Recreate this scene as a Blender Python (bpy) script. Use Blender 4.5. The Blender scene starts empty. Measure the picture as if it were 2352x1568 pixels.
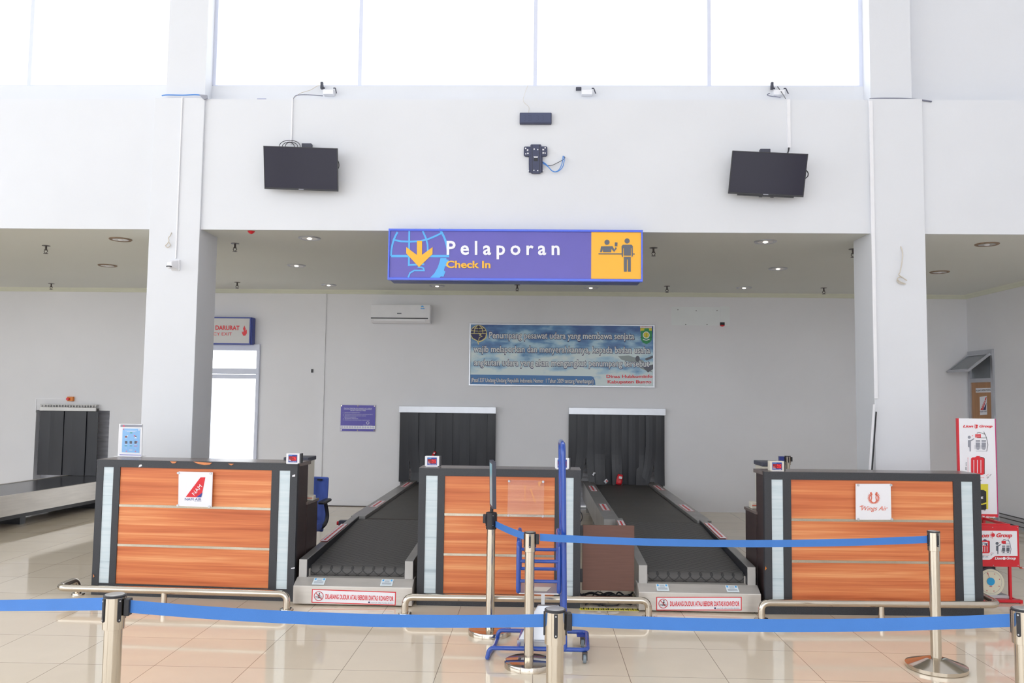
import bpy, math, random
from mathutils import Vector, Matrix
random.seed(7)
SC = bpy.context.scene
COL = SC.collection
# ---------------------------------------------------------------- camera
H = 1.72
F_PX, PITCH, YAW, ROLL = 1898.0, 0.06832, 0.03014, 0.01211
cd = bpy.data.cameras.new('camera'); cam = bpy.data.objects.new('camera', cd); COL.objects.link(cam)
cd.sensor_width = 36.0; cd.lens = F_PX * 36.0 / 2352.0; cd.clip_start = 0.05; cd.clip_end = 500
RM = Matrix.Rotation(YAW, 3, 'Z') @ Matrix.Rotation(math.pi / 2 + PITCH, 3, 'X') @ Matrix.Rotation(ROLL, 3, 'Z')
cam.matrix_world = Matrix.Translation((0, 0, H)) @ RM.to_4x4()
SC.camera = cam
# ---------------------------------------------------------------- world, sun, exposure
w = bpy.data.worlds.new('sky'); SC.world = w; w.use_nodes = True
nt = w.node_tree; bg = nt.nodes['Background']
bg.inputs['Color'].default_value = (0.93, 0.965, 1.0, 1)
bg.inputs['Strength'].default_value = 3.35
SC.view_settings.view_transform = 'Standard'; SC.view_settings.look = 'None'
SC.view_settings.exposure = 0.0; SC.view_settings.gamma = 1.0; SC.view_settings.use_curve_mapping = False
SC.cycles.max_bounces = 10; SC.cycles.diffuse_bounces = 6; SC.cycles.glossy_bounces = 5; SC.cycles.transmission_bounces = 6
SC.cycles.transparent_max_bounces = 10
SC.cycles.use_denoising = True

# ---------------------------------------------------------------- measuring: a point of the picture on a known plane of the room
CAMP = Vector((0, 0, H))
def ray(px, py):
    return RM @ Vector(((px - 1176) / F_PX, -(py - 784) / F_PX, -1.0))
class Pl:
    """a vertical plane through point o, facing n"""
    def __init__(s, o, n=(0, -1, 0)):
        s.o = Vector(o); s.n = Vector(n).normalized()
    def at(s, px, py, off=0.0):
        d = ray(px, py); o = s.o + s.n * off
        return CAMP + d * ((o - CAMP).dot(s.n) / d.dot(s.n))
def PY(Y): return Pl((0, Y, 0))
def at_y(px, py, Y): return PY(Y).at(px, py)
def at_z(px, py, Z):
    d = ray(px, py); return CAMP + d * ((Z - H) / d.z)
def at_x(px, py, X):
    d = ray(px, py); return CAMP + d * (X / d.x)

# ---------------------------------------------------------------- mesh builder
class MB:
    def __init__(s, T=None):
        s.v = []; s.f = []; s.m = []; s.s = []; s.T = T or Matrix.Identity(4); s.mi = 0; s.sm = False
    def V(s, p):
        s.v.append(s.T @ Vector(p)); return len(s.v) - 1
    def F(s, idx, smooth=None):
        s.f.append(tuple(idx)); s.m.append(s.mi); s.s.append(s.sm if smooth is None else smooth)
    def box(s, x0, x1, y0, y1, z0, z1):
        s.nb = (getattr(s, 'nb', -1)+1) % 7; e = s.nb*.00013       # boxes of one part never share a face exactly
        x0, x1, y0, y1, z0, z1 = min(x0,x1)-e, max(x0,x1)+e, min(y0,y1)-e, max(y0,y1)+e, min(z0,z1)-e, max(z0,z1)+e
        i = [s.V(p) for p in ((x0,y0,z0),(x1,y0,z0),(x1,y1,z0),(x0,y1,z0),(x0,y0,z1),(x1,y0,z1),(x1,y1,z1),(x0,y1,z1))]
        for q in ((0,3,2,1),(4,5,6,7),(0,1,5,4),(1,2,6,5),(2,3,7,6),(3,0,4,7)): s.F([i[k] for k in q])
        return s
    def hexa(s, a, b):
        """two matching rings of points joined to a closed solid"""
        i = [s.V(p) for p in a]; j = [s.V(p) for p in b]; n = len(i)
        s.F(i[::-1]); s.F(j)
        for k in range(n): s.F((i[k], i[(k+1) % n], j[(k+1) % n], j[k]))
        return s
    def prism(s, poly, d):
        d = Vector(d); return s.hexa([Vector(p) for p in poly], [Vector(p) + d for p in poly])
    def flat(s, pl, pts, t=0.002, off=0.0):
        """outline given on a plane, t thick, its face off in front of it"""
        a = [pl.at(px, py, off) for px, py in pts]
        return s.prism(a, -pl.n * t)
    def rect(s, pl, x0, y0, x1, y1, t=0.002, off=0.0):
        cx, cy = (x0+x1)/2, (y0+y1)/2
        l, r, a, b = pl.at(x0, cy, off), pl.at(x1, cy, off), pl.at(cx, y0, off).z, pl.at(cx, y1, off).z
        return s.prism([(l.x,l.y,a),(r.x,r.y,a),(r.x,r.y,b),(l.x,l.y,b)], -pl.n * t)
    def disk(s, pl, cx, cy, rx, ry=None, t=0.002, off=0.0, n=20, a0=0, a1=360, hole=0):
        ry = ry or rx
        if hole:
            for k in range(n):
                A = math.radians(a0 + (a1-a0)*k/n); B = math.radians(a0 + (a1-a0)*(k+1)/n)
                s.flat(pl, [(cx+rx*math.cos(A), cy-ry*math.sin(A)), (cx+rx*math.cos(B), cy-ry*math.sin(B)),
                            (cx+(rx-hole)*math.cos(B), cy-(ry-hole)*math.sin(B)), (cx+(rx-hole)*math.cos(A), cy-(ry-hole)*math.sin(A))], t, off)
            return s
        pts = [(cx+rx*math.cos(math.radians(a0+(a1-a0)*k/n)), cy-ry*math.sin(math.radians(a0+(a1-a0)*k/n))) for k in range(n + (a1-a0 < 360))]
        if a1-a0 < 360 and not a1-a0 == 180: pts.append((cx, cy))
        return s.flat(pl, pts, t, off)
    def stroke(s, pl, pts, wd, t=0.002, off=0.0):
        """a line of even width along the points, mitred at the bends; each line lies a hair above the one before"""
        s.k = (getattr(s, 'k', 0)+1) % 9; off += s.k*.00015; n = len(pts); L, R_ = [], []
        for i, (x, y) in enumerate(pts):
            tx = ty = 0
            for (a, b) in ([(pts[i-1], pts[i])] if i else []) + ([(pts[i], pts[i+1])] if i < n-1 else []):
                l = math.hypot(b[0]-a[0], b[1]-a[1]) or 1; tx += (b[0]-a[0])/l; ty += (b[1]-a[1])/l
            l = math.hypot(tx, ty) or 1; tx /= l; ty /= l; m_ = wd/2
            if 0 < i < n-1:
                l1 = math.hypot(pts[i][0]-pts[i-1][0], pts[i][1]-pts[i-1][1]) or 1
                c = abs(((pts[i][0]-pts[i-1][0])*tx+(pts[i][1]-pts[i-1][1])*ty)/l1); m_ /= max(c, .5)
            L.append((x-ty*m_, y+tx*m_)); R_.append((x+ty*m_, y-tx*m_))
        F_ = [s.V(pl.at(*p, off)) for p in L]; G = [s.V(pl.at(*p, off)) for p in R_]; B1 = [s.V(pl.at(*p, off-t)) for p in L]; B2 = [s.V(pl.at(*p, off-t)) for p in R_]
        for i in range(n-1):
            s.F((F_[i], F_[i+1], G[i+1], G[i])); s.F((B1[i], B2[i], B2[i+1], B1[i+1])); s.F((F_[i], B1[i], B1[i+1], F_[i+1])); s.F((G[i], G[i+1], B2[i+1], B2[i]))
        s.F((F_[0], G[0], B2[0], B1[0])); s.F((F_[-1], B1[-1], B2[-1], G[-1]))
        return s
    def cyl(s, p0, p1, r, n=20, r1=None, caps=True):
        return s.tube([p0, p1], r, n, radii=[r, r if r1 is None else r1], caps=caps)
    def tube(s, pts, r, n=10, closed=False, radii=None, caps=True):
        P = [Vector(p) for p in pts]; k = len(P); rings = []
        up = None
        for i in range(k):
            a = P[i-1] if (i > 0 or closed) else P[i]; b = P[(i+1) % k] if (i < k-1 or closed) else P[i]
            t = (b - a).normalized() if (b-a).length > 1e-9 else Vector((0,0,1))
            if up is None:
                up = Vector((0,0,1)) if abs(t.z) < .9 else Vector((1,0,0))
            u = (up - t*up.dot(t)).normalized(); up = u; v = t.cross(u)
            rr = radii[i] if radii else r
            rings.append([s.V(P[i] + (u*math.cos(2*math.pi*q/n) + v*math.sin(2*math.pi*q/n))*rr) for q in range(n)])
        for i in range(k if closed else k-1):
            A, B = rings[i], rings[(i+1) % k]
            for q in range(n): s.F((A[q], A[(q+1)%n], B[(q+1)%n], B[q]), True)
        if caps and not closed: s.F(rings[0][::-1]); s.F(rings[-1])
        return s
    def lathe(s, prof, c=(0,0,0), n=32, axis='Z', smooth=True):
        rings = []
        for r, h in prof:
            ring = []
            for q in range(n):
                a = 2*math.pi*q/n
                if axis == 'Z': p = (c[0]+r*math.cos(a), c[1]+r*math.sin(a), c[2]+h)
                elif axis == 'Y': p = (c[0]+r*math.cos(a), c[1]+h, c[2]+r*math.sin(a))
                else: p = (c[0]+h, c[1]+r*math.cos(a), c[2]+r*math.sin(a))
                ring.append(s.V(p))
            rings.append(ring)
        for A, B in zip(rings, rings[1:]):
            for q in range(n): s.F((A[q], A[(q+1)%n], B[(q+1)%n], B[q]), smooth)
        s.F(rings[0][::-1]); s.F(rings[-1])
        return s
    def sphere(s, c, r, n=16, sc=(1,1,1)):
        c = Vector(c); rows = []
        for i in range(1, n//2):
            a = math.pi*i/(n//2)
            rows.append([s.V((c.x+r*sc[0]*math.sin(a)*math.cos(2*math.pi*q/n), c.y+r*sc[1]*math.sin(a)*math.sin(2*math.pi*q/n), c.z+r*sc[2]*math.cos(a))) for q in range(n)])
        t = s.V(c+Vector((0,0,r*sc[2]))); b = s.V(c-Vector((0,0,r*sc[2])))
        for A, B in zip(rows, rows[1:]):
            for q in range(n): s.F((A[q], B[q], B[(q+1)%n], A[(q+1)%n]), True)
        for q in range(n): s.F((t, rows[0][q], rows[0][(q+1)%n]), True); s.F((b, rows[-1][(q+1)%n], rows[-1][q]), True)
        return s

def smooth_path(pts, n=6, closed=False):
    """Catmull-Rom through the points"""
    P = [Vector(p) for p in pts]; out = []; k = len(P)
    for i in range(k if closed else k-1):
        a = P[(i-1) % k] if (i or closed) else P[0]; b = P[i]; c = P[(i+1) % k]; d = P[(i+2) % k] if (i+2 < k or closed) else P[-1]
        for j in range(n):
            t = j/n
            out.append(0.5*((2*b)+(c-a)*t+(2*a-5*b+4*c-d)*t*t+(3*b-a-3*c+d)*t**3))
    if not closed: out.append(P[-1])
    return out
def round_path(pts, r, n=5, closed=False):
    """polyline with its corners rounded to radius r"""
    P = [Vector(p) for p in pts]; out = []; k = len(P)
    for i in range(k):
        if not closed and i in (0, k-1): out.append(P[i]); continue
        a, b, c = P[i-1], P[i], P[(i+1) % k]
        rr = min(r, (a-b).length*.48, (c-b).length*.48)
        p0 = b + (a-b).normalized()*rr; p1 = b + (c-b).normalized()*rr
        for j in range(n+1):
            t = j/n; out.append(p0*(1-t)**2 + b*2*t*(1-t) + p1*t*t)
    return out

W = {}
def tag(o, label=None, cat=None, group=None, kind=None):
    if label: o['label'] = label
    if cat: o['category'] = cat
    if group: o['group'] = group
    if kind: o['kind'] = kind
    return o
def build(name, mb, mats, parent=None, label=None, cat=None, group=None, kind=None, local=False, bevel=0, seg=2):
    me = bpy.data.meshes.new(name)
    vs = mb.v; M = Matrix.Identity(4)
    if parent is not None:
        if not local: inv = W[parent.name].inverted(); vs = [inv @ v for v in vs]
        M = W[parent.name]
    elif not local:
        xs = [v.x for v in vs]; ys = [v.y for v in vs]; zs = [v.z for v in vs]
        c = Vector(((min(xs)+max(xs))/2, (min(ys)+max(ys))/2, min(zs))); M = Matrix.Translation(c); vs = [v - c for v in vs]
    me.from_pydata([tuple(v) for v in vs], [], mb.f)
    for m in (mats if isinstance(mats, (list, tuple)) else [mats]): me.materials.append(m)
    for p, mi, s in zip(me.polygons, mb.m, mb.s): p.material_index = mi; p.use_smooth = s
    me.update()
    if any(mb.s): me.set_sharp_from_angle(angle=math.radians(38))
    o = bpy.data.objects.new(name, me); COL.objects.link(o)
    if parent is not None: o.parent = parent
    elif not local: o.location = M.translation
    W[o.name] = M
    if bevel:
        b = o.modifiers.new('bevel', 'BEVEL'); b.width = bevel; b.segments = seg; b.limit_method = 'ANGLE'; b.angle_limit = math.radians(50)
    tag(o, label, cat, group, kind)
    return o
def thing(name, loc, label, cat, group=None, rz=0.0):
    o = bpy.data.objects.new(name, None); COL.objects.link(o); o.empty_display_size = .1
    o.location = loc; o.rotation_euler = (0, 0, rz)
    W[o.name] = Matrix.Translation(loc) @ Matrix.Rotation(rz, 4, 'Z')
    return tag(o, label, cat, group)
def copy_tree(o, parent=None):
    c = o.copy(); COL.objects.link(c)
    if parent is not None: c.parent = parent
    for ch in list(o.children): copy_tree(ch, c)
    return c
def move_copy(o, loc, rz, label):
    c = copy_tree(o); c.location = loc; c.rotation_euler = (0, 0, rz); c['label'] = label
    W[c.name] = Matrix.Translation(loc) @ Matrix.Rotation(rz, 4, 'Z')
    return c

_glyphs = {}
def glyphs(s, bold, space=1.0, res=3):
    k = (s, bold, space)
    if k not in _glyphs:
        cu = bpy.data.curves.new('t', 'FONT'); cu.body = s; cu.offset = bold; cu.resolution_u = res; cu.space_character = space; cu.fill_mode = 'FRONT'
        o = bpy.data.objects.new('t', cu); COL.objects.link(o)
        dg = bpy.context.evaluated_depsgraph_get(); dg.update()
        me = bpy.data.meshes.new_from_object(o.evaluated_get(dg))
        _glyphs[k] = ([v.co.copy() for v in me.vertices], [tuple(p.vertices) for p in me.polygons])
        bpy.data.objects.remove(o); bpy.data.curves.remove(cu); bpy.data.meshes.remove(me)
    return _glyphs[k]
CAPH = 0.729
def text(mb, pl, s, x0, y0, x1, y1, cap, off=0.004, bold=0.0, slant=0.0, space=1.0):
    """line of lettering, baseline (x0,y0)-(x1,y1), capitals cap high, on plane pl; text without capitals reads the same"""
    vs, fs = glyphs(s, bold, space)
    a = min(v.x for v in vs); b = max(v.x for v in vs)
    A = pl.at(x0, y0, off); B = pl.at(x1, y1, off)
    dx, dy = x1-x0, y1-y0; L = math.hypot(dx, dy)
    C = pl.at(x0 + dy/L*cap, y0 - dx/L*cap, off)
    base = len(mb.v)
    for v in vs:
        t = (v.x + slant*v.y - a)/(b-a); h = v.y/CAPH
        mb.v.append(A + (B-A)*t + (C-A)*h)
    for f in fs: mb.f.append(tuple(i+base for i in f)); mb.m.append(mb.mi); mb.s.append(False)
    return mb

# ---------------------------------------------------------------- materials
def C(r, g, b):
    f = lambda c: (c/255/12.92) if c/255 <= .04045 else ((c/255+.055)/1.055)**2.4
    return (f(r), f(g), f(b), 1)
def mat(name, col, rough=.5, metal=0.0, noise=0.0, nscale=8.0, bump=0.0, bscale=60.0, spec=.5, emit=None, es=0, coat=0.0, alpha=1.0, stretch=(1,1,1), trans=0.0):
    m = bpy.data.materials.new(name); m.use_nodes = True; n = m.node_tree; b = n.nodes['Principled BSDF']
    b.inputs['Base Color'].default_value = col; b.inputs['Roughness'].default_value = rough; b.inputs['Metallic'].default_value = metal
    b.inputs['Specular IOR Level'].default_value = spec; b.inputs['Coat Weight'].default_value = coat; b.inputs['Coat Roughness'].default_value = .05
    b.inputs['Alpha'].default_value = alpha; b.inputs['Transmission Weight'].default_value = trans
    if emit: b.inputs['Emission Color'].default_value = emit; b.inputs['Emission Strength'].default_value = es
    tc = n.nodes.new('ShaderNodeTexCoord'); mp = n.nodes.new('ShaderNodeMapping'); mp.inputs['Scale'].default_value = stretch
    n.links.new(tc.outputs['Object'], mp.inputs['Vector'])
    if noise:
        t = n.nodes.new('ShaderNodeTexNoise'); t.inputs['Scale'].default_value = nscale; t.inputs['Detail'].default_value = 5
        n.links.new(mp.outputs[0], t.inputs['Vector'])
        r = n.nodes.new('ShaderNodeMapRange'); r.inputs['From Min'].default_value = .3; r.inputs['From Max'].default_value = .7
        r.inputs['To Min'].default_value = 1-noise; r.inputs['To Max'].default_value = 1+noise*.6
        n.links.new(t.outputs['Fac'], r.inputs['Value'])
        mx = n.nodes.new('ShaderNodeVectorMath'); mx.operation = 'SCALE'; mx.inputs[0].default_value = col[:3]
        n.links.new(r.outputs[0], mx.inputs['Scale']); n.links.new(mx.outputs[0], b.inputs['Base Color'])
    if bump:
        t = n.nodes.new('ShaderNodeTexNoise'); t.inputs['Scale'].default_value = bscale; n.links.new(mp.outputs[0], t.inputs['Vector'])
        bp = n.nodes.new('ShaderNodeBump'); bp.inputs['Strength'].default_value = bump; bp.inputs['Distance'].default_value = .01
        n.links.new(t.outputs['Fac'], bp.inputs['Height']); n.links.new(bp.outputs[0], b.inputs['Normal'])
    return m
def ramp(n, pts):
    r = n.nodes.new('ShaderNodeValToRGB'); e = r.color_ramp.elements
    e[0].position, e[0].color = pts[0]; e[1].position, e[1].color = pts[-1]
    for p, c in pts[1:-1]: q = e.new(p); q.color = c
    return r
wall_m = mat('wall_paint', C(222,224,229), .75, noise=.02, nscale=1.3, bump=.05, bscale=25)
back_m = mat('back_wall_paint', C(231,231,235), .75, noise=.03, nscale=.9, bump=.05, bscale=25)
ceil_m = mat('ceiling_paint', C(226,228,222), .85, noise=.015, nscale=.6)
cream_m = mat('cornice_cream', C(224,226,208), .6, noise=.02)
frame_m = mat('window_frame_white', C(216,221,238), .4, noise=.02)
steel = mat('brushed_steel', C(206,201,195), .42, .6, noise=.08, nscale=3, stretch=(1,1,12), bump=.02, bscale=40)
steel_dull = mat('dull_steel_cover', C(172,170,168), .4, .75, noise=.12, nscale=5)
chrome = mat('polished_steel', C(204,195,181), .12, 1.0, noise=.06, nscale=4, stretch=(1,1,.3))
alu = mat('aluminium', C(196,198,204), .35, .8, noise=.05)
blackp = mat('black_plastic', C(38,38,44), .4, noise=.1, nscale=20)
darkg = mat('dark_grey_plastic', C(68,70,84), .45, noise=.08, nscale=20)
screen_m = mat('screen_glass', C(44,42,56), .14, noise=.04, nscale=2, spec=.18)
glare_black_p = mat('glare_lifted_black_plastic', C(74,78,102), .45, noise=.06, nscale=20, spec=.3)  # black plastic, its colour lifted to slate to paint in veiling glare
granite = mat('speckled_black_laminate', C(56,58,64), .45, noise=.5, nscale=260)
dark_lam = mat('dark_brown_laminate', C(62,48,48), .4, noise=.12, nscale=4, stretch=(1,1,6))
counter_m = mat('brown_counter_laminate', C(112,100,96), .25, noise=.05, nscale=5)
panel_m = mat('brown_board', C(112,78,68), .5, noise=.1, nscale=4, stretch=(1,1,30))
blue_m = mat('blue_gloss_paint', C(36,78,172), .22, noise=.05, coat=.5)
belt_m = mat('blue_webbing', C(66,126,206), .6, noise=.05, nscale=3, bump=.1, bscale=300)
vinyl = mat('black_vinyl_strip', C(33,34,42), .38, noise=.15, nscale=2, stretch=(3,3,.4))
rubber = mat('smooth_belt_rubber', C(74,71,68), .55, noise=.12, nscale=3)
white_p = mat('white_plastic', C(236,236,240), .35, noise=.02)
cream_p = mat('cream_plastic', C(222,216,202), .4, noise=.03)
white_s = mat('white_print', C(240,240,246), .35, noise=.01)
red_s = mat('red_print', C(222,40,52), .4, noise=.03)
black_s = mat('black_print', C(34,34,38), .45, noise=.03)
navy_s = mat('navy_print', C(38,34,92), .4, noise=.03)
grey_s = mat('grey_print', C(150,152,164), .45, noise=.02)
dgrey_s = mat('slate_print', C(96,100,112), .45, noise=.02)
yellow_s = mat('yellow_print', C(226,214,60), .4, noise=.02)
amber_s = mat('amber_print', C(250,184,40), .35, noise=.01)
violet_s = mat('violet_blue_print', C(96,88,182), .3, noise=.04, nscale=3)
sky_s = mat('light_blue_print', C(84,176,240), .35, noise=.01)
pblue_s = mat('pale_blue_print', C(140,190,238), .4, noise=.02)
green_s = mat('green_print', C(40,150,90), .45, noise=.03)
cream_s = mat('cream_print', C(232,220,150), .45, noise=.02)
lblue_e = mat('bright_blue_edge', C(78,106,232), .2, noise=.02)
nblue_m = mat('dark_blue_trim', C(44,62,150), .35, noise=.03)
salmon_s = mat('salmon_print', C(226,116,92), .4, noise=.02)
red_m = mat('red_gloss_paint', C(212,34,48), .3, noise=.05)
orange_s = mat('orange_plastic', C(226,130,40), .4, noise=.02)
cable_w = mat('white_cable', C(206,198,186), .5, noise=.05)
cable_g = mat('grey_cable', C(120,122,140), .5, noise=.05)
cable_b = mat('blue_cable', C(80,140,214), .45, noise=.05)
cable_k = mat('black_cable', C(34,34,40), .45, noise=.05)
brass = mat('dark_brass', C(84,78,76), .4, .6, noise=.1)
glow_r = mat('red_led', C(120,10,20), .4, emit=C(220,20,35), es=.2)
glass_m = mat('clear_glass', (1,1,1,1), .02, alpha=.12, noise=.0)
inlay = mat('steel_inlay', C(186,178,162), .22, .9, noise=.15, nscale=4, stretch=(1,1,.1))
acryl = mat('clear_acrylic', C(250,240,240), .05, alpha=.08, spec=.8)
frost = mat('grey_glass', C(118,124,130), .15, noise=.05)
door_m = mat('door_veneer', C(176,128,84), .4, noise=.12, nscale=5, stretch=(4,4,.4))
dial_m = mat('dial_face', C(226,222,200), .3, noise=.02)
mesh_b = mat('blue_mesh_fabric', C(74,98,180), .6, noise=.3, nscale=6, stretch=(2,1,.5))
concrete = mat('apron_concrete', C(200,198,190), .9, noise=.05, nscale=.3)
shutter_m = mat('grey_shutter', C(150,150,158), .4, .3, noise=.06)
louvre_m = mat('white_louvre', C(205,205,212), .4, .2, noise=.05)

def wood_mat():
    m = bpy.data.materials.new('orange_wood_laminate'); m.use_nodes = True; n = m.node_tree; b = n.nodes['Principled BSDF']; L = n.links.new
    b.inputs['Roughness'].default_value = .42
    tc = n.nodes.new('ShaderNodeTexCoord')
    def nz(sx, sz, det, dis):
        mp = n.nodes.new('ShaderNodeMapping'); mp.inputs['Scale'].default_value = (sx, 1, sz); L(tc.outputs['Object'], mp.inputs['Vector'])
        t = n.nodes.new('ShaderNodeTexNoise'); t.inputs['Scale'].default_value = 1; t.inputs['Detail'].default_value = det; t.inputs['Distortion'].default_value = dis
        L(mp.outputs[0], t.inputs['Vector']); return t
    a = nz(.35, 11, 3, .3); c = nz(1.2, 60, 4, .5)
    ad = n.nodes.new('ShaderNodeMath'); ad.operation = 'MULTIPLY_ADD'; ad.inputs[1].default_value = .46
    L(c.outputs['Fac'], ad.inputs[0]); L(a.outputs['Fac'], ad.inputs[2])
    r = ramp(n, [(.5, C(186,95,54)), (.64, C(208,114,68)), (.76, C(221,131,80)), (.9, C(238,164,110))])
    L(ad.outputs[0], r.inputs['Fac']); L(r.outputs['Color'], b.inputs['Base Color'])
    return m
wood = wood_mat()
def marble_mat():
    m = bpy.data.materials.new('pale_marble_strip'); m.use_nodes = True; n = m.node_tree; b = n.nodes['Principled BSDF']; L = n.links.new
    b.inputs['Roughness'].default_value = .25
    tc = n.nodes.new('ShaderNodeTexCoord'); mp = n.nodes.new('ShaderNodeMapping'); mp.inputs['Scale'].default_value = (1.3, 1, 30); L(tc.outputs['Object'], mp.inputs['Vector'])
    t = n.nodes.new('ShaderNodeTexNoise'); t.inputs['Scale'].default_value = 1; t.inputs['Detail'].default_value = 4; t.inputs['Distortion'].default_value = .8; L(mp.outputs[0], t.inputs['Vector'])
    r = ramp(n, [(.28, C(172,188,198)), (.4, C(204,219,226)), (.7, C(218,229,235))]); L(t.outputs['Fac'], r.inputs['Fac']); L(r.outputs['Color'], b.inputs['Base Color'])
    return m
marble = marble_mat()
def tile_mat():
    m = bpy.data.materials.new('polished_beige_tile'); m.use_nodes = True; n = m.node_tree; b = n.nodes['Principled BSDF']; L = n.links.new
    tc = n.nodes.new('ShaderNodeTexCoord'); mp = n.nodes.new('ShaderNodeMapping'); mp.inputs['Location'].default_value = (.005, .1, 0); L(tc.outputs['Object'], mp.inputs['Vector'])
    br = n.nodes.new('ShaderNodeTexBrick'); br.offset = 0; br.squash = 1
    for k, v in (('Scale', 1), ('Mortar Size', .0022), ('Mortar Smooth', .1), ('Brick Width', .6), ('Row Height', .6), ('Bias', 0)): br.inputs[k].default_value = v
    br.inputs['Color1'].default_value = C(232,219,198); br.inputs['Color2'].default_value = C(226,211,189); br.inputs['Mortar'].default_value = C(150,134,118)
    L(mp.outputs[0], br.inputs['Vector'])
    nz = n.nodes.new('ShaderNodeTexNoise'); nz.inputs['Scale'].default_value = 5; nz.inputs['Detail'].default_value = 6; L(tc.outputs['Object'], nz.inputs['Vector'])
    mr = n.nodes.new('ShaderNodeMapRange'); mr.inputs['To Min'].default_value = .95; mr.inputs['To Max'].default_value = 1.04; L(nz.outputs['Fac'], mr.inputs['Value'])
    mx = n.nodes.new('ShaderNodeVectorMath'); mx.operation = 'SCALE'; L(br.outputs['Color'], mx.inputs[0]); L(mr.outputs[0], mx.inputs['Scale']); L(mx.outputs[0], b.inputs['Base Color'])
    b.inputs['Roughness'].default_value = .055; b.inputs['IOR'].default_value = 1.55
    return m
tile = tile_mat()
def diamond_mat():
    m = bpy.data.materials.new('diamond_tread_rubber'); m.use_nodes = True; n = m.node_tree; b = n.nodes['Principled BSDF']; L = n.links.new
    b.inputs['Roughness'].default_value = .5
    tc = n.nodes.new('ShaderNodeTexCoord'); sp = n.nodes.new('ShaderNodeSeparateXYZ'); L(tc.outputs['Object'], sp.inputs[0])
    def mth(op, a, bb=None, c=None):
        x = n.nodes.new('ShaderNodeMath'); x.operation = op
        for i, q in enumerate((a, bb, c)):
            if q is None: continue
            if isinstance(q, (int, float)): x.inputs[i].default_value = q
            else: L(q, x.inputs[i])
        return x.outputs[0]
    yz = mth('SUBTRACT', sp.outputs['Y'], sp.outputs['Z'])
    u = mth('MULTIPLY', sp.outputs['X'], 1/.09); v = mth('MULTIPLY', yz, 1/.075)
    def line(e): return mth('ABSOLUTE', mth('SUBTRACT', mth('FRACT', e), .5))
    a = line(mth('MULTIPLY', mth('ADD', u, v), 1.0)); c = line(mth('SUBTRACT', u, v))
    mn = mth('MINIMUM', a, c)
    r = n.nodes.new('ShaderNodeMapRange'); r.inputs['From Min'].default_value = 0; r.inputs['From Max'].default_value = .1; L(mn, r.inputs['Value'])
    cr = ramp(n, [(0, C(28,27,29)), (.5, C(58,57,58)), (1, C(80,78,77))]); L(r.outputs[0], cr.inputs['Fac']); L(cr.outputs['Color'], b.inputs['Base Color'])
    bp = n.nodes.new('ShaderNodeBump'); bp.inputs['Strength'].default_value = .4; bp.inputs['Distance'].default_value = .004; L(r.outputs[0], bp.inputs['Height']); L(bp.outputs[0], b.inputs['Normal'])
    return m
diamond = diamond_mat()
def skyprint_mat():
    m = bpy.data.materials.new('cloud_print'); m.use_nodes = True; n = m.node_tree; b = n.nodes['Principled BSDF']; L = n.links.new
    b.inputs['Roughness'].default_value = .35
    tc = n.nodes.new('ShaderNodeTexCoord'); mp = n.nodes.new('ShaderNodeMapping'); mp.inputs['Scale'].default_value = (1.4, 1, 3.2); L(tc.outputs['Object'], mp.inputs['Vector'])
    t = n.nodes.new('ShaderNodeTexNoise'); t.inputs['Scale'].default_value = 1.6; t.inputs['Detail'].default_value = 6; L(mp.outputs[0], t.inputs['Vector'])
    sp = n.nodes.new('ShaderNodeSeparateXYZ'); L(tc.outputs['Object'], sp.inputs[0])
    ma = n.nodes.new('ShaderNodeMath'); ma.operation = 'MULTIPLY_ADD'; ma.inputs[1].default_value = -.40; L(sp.outputs['Z'], ma.inputs[0]); L(t.outputs['Fac'], ma.inputs[2])
    r = ramp(n, [(.06, C(62,98,160)), (.2, C(98,146,196)), (.3, C(170,206,226)), (.4, C(216,230,232))]); L(ma.outputs[0], r.inputs['Fac']); L(r.outputs['Color'], b.inputs['Base Color'])
    return m
skyprint = skyprint_mat()
# ================================================================ THE SETTING
YB, YW, YF = 13.0, 8.5, 8.2          # back wall, clerestory windows, beam front
ZC = 3.40                            # soffit over the counters
XR, XL = 6.68, -14.0
def struct(name, mb, m, parent=None, **k): return build(name, mb, m, parent, kind='structure', **k)
def wall_holes(mb, x0, x1, z0, z1, holes, y0, y1):
    xs = sorted({x0, x1} | {h[0] for h in holes} | {h[1] for h in holes}); zs = sorted({z0, z1} | {h[2] for h in holes} | {h[3] for h in holes})
    for a, b in zip(xs, xs[1:]):
        run = None
        for c, d in zip(zs, zs[1:]):
            solid = not any(h[0] <= (a+b)/2 <= h[1] and h[2] <= (c+d)/2 <= h[3] for h in holes)
            if solid: run = (run[0], d) if run else (c, d)
            if (not solid or d == zs[-1]) and run: mb.box(a, b, y0, y1, *run); run = None
    return mb
fl = MB(); fl.box(XL, XR, -14, YB+.2, -.1, 0)
# the tile material reads object coordinates, so the floor keeps the room's origin
fo = struct('floor', fl, tile, local=True)
struct('ground', MB().box(-60, 60, YB+.25, 90, -.25, -.15), concrete)
DOOR = (-5.45, at_y(596,880,13.0).x, 0, at_y(540,790,13.0).z)
HOLES = [DOOR, (-2.12, -.64, .02, 1.50), (.52, 1.98, .02, 1.50), (-7.97, -6.78, .02, 1.44)]
struct('wall_back', wall_holes(MB(), XL, XR+.2, 0, ZC+.4, HOLES, YB, YB+.2), back_m)
struct('ceiling', MB().box(XL, XR, YF+.052, YB+.2, ZC, ZC+.12), ceil_m)
struct('wall_front', MB().box(XL, XR, YF+.03, YF+.05, 3.395, 4.755).box(XL, XR, YF+.05, YF+.3, ZC+.13, 4.755).box(XL, XR, YF+.3, YW+.15, 4.5, 4.755), wall_m)
s = MB(); s.box(XL, 3.37, YW-.03, YW+.15, 4.755, 4.985); struct('wall_sill', s, wall_m)
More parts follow.
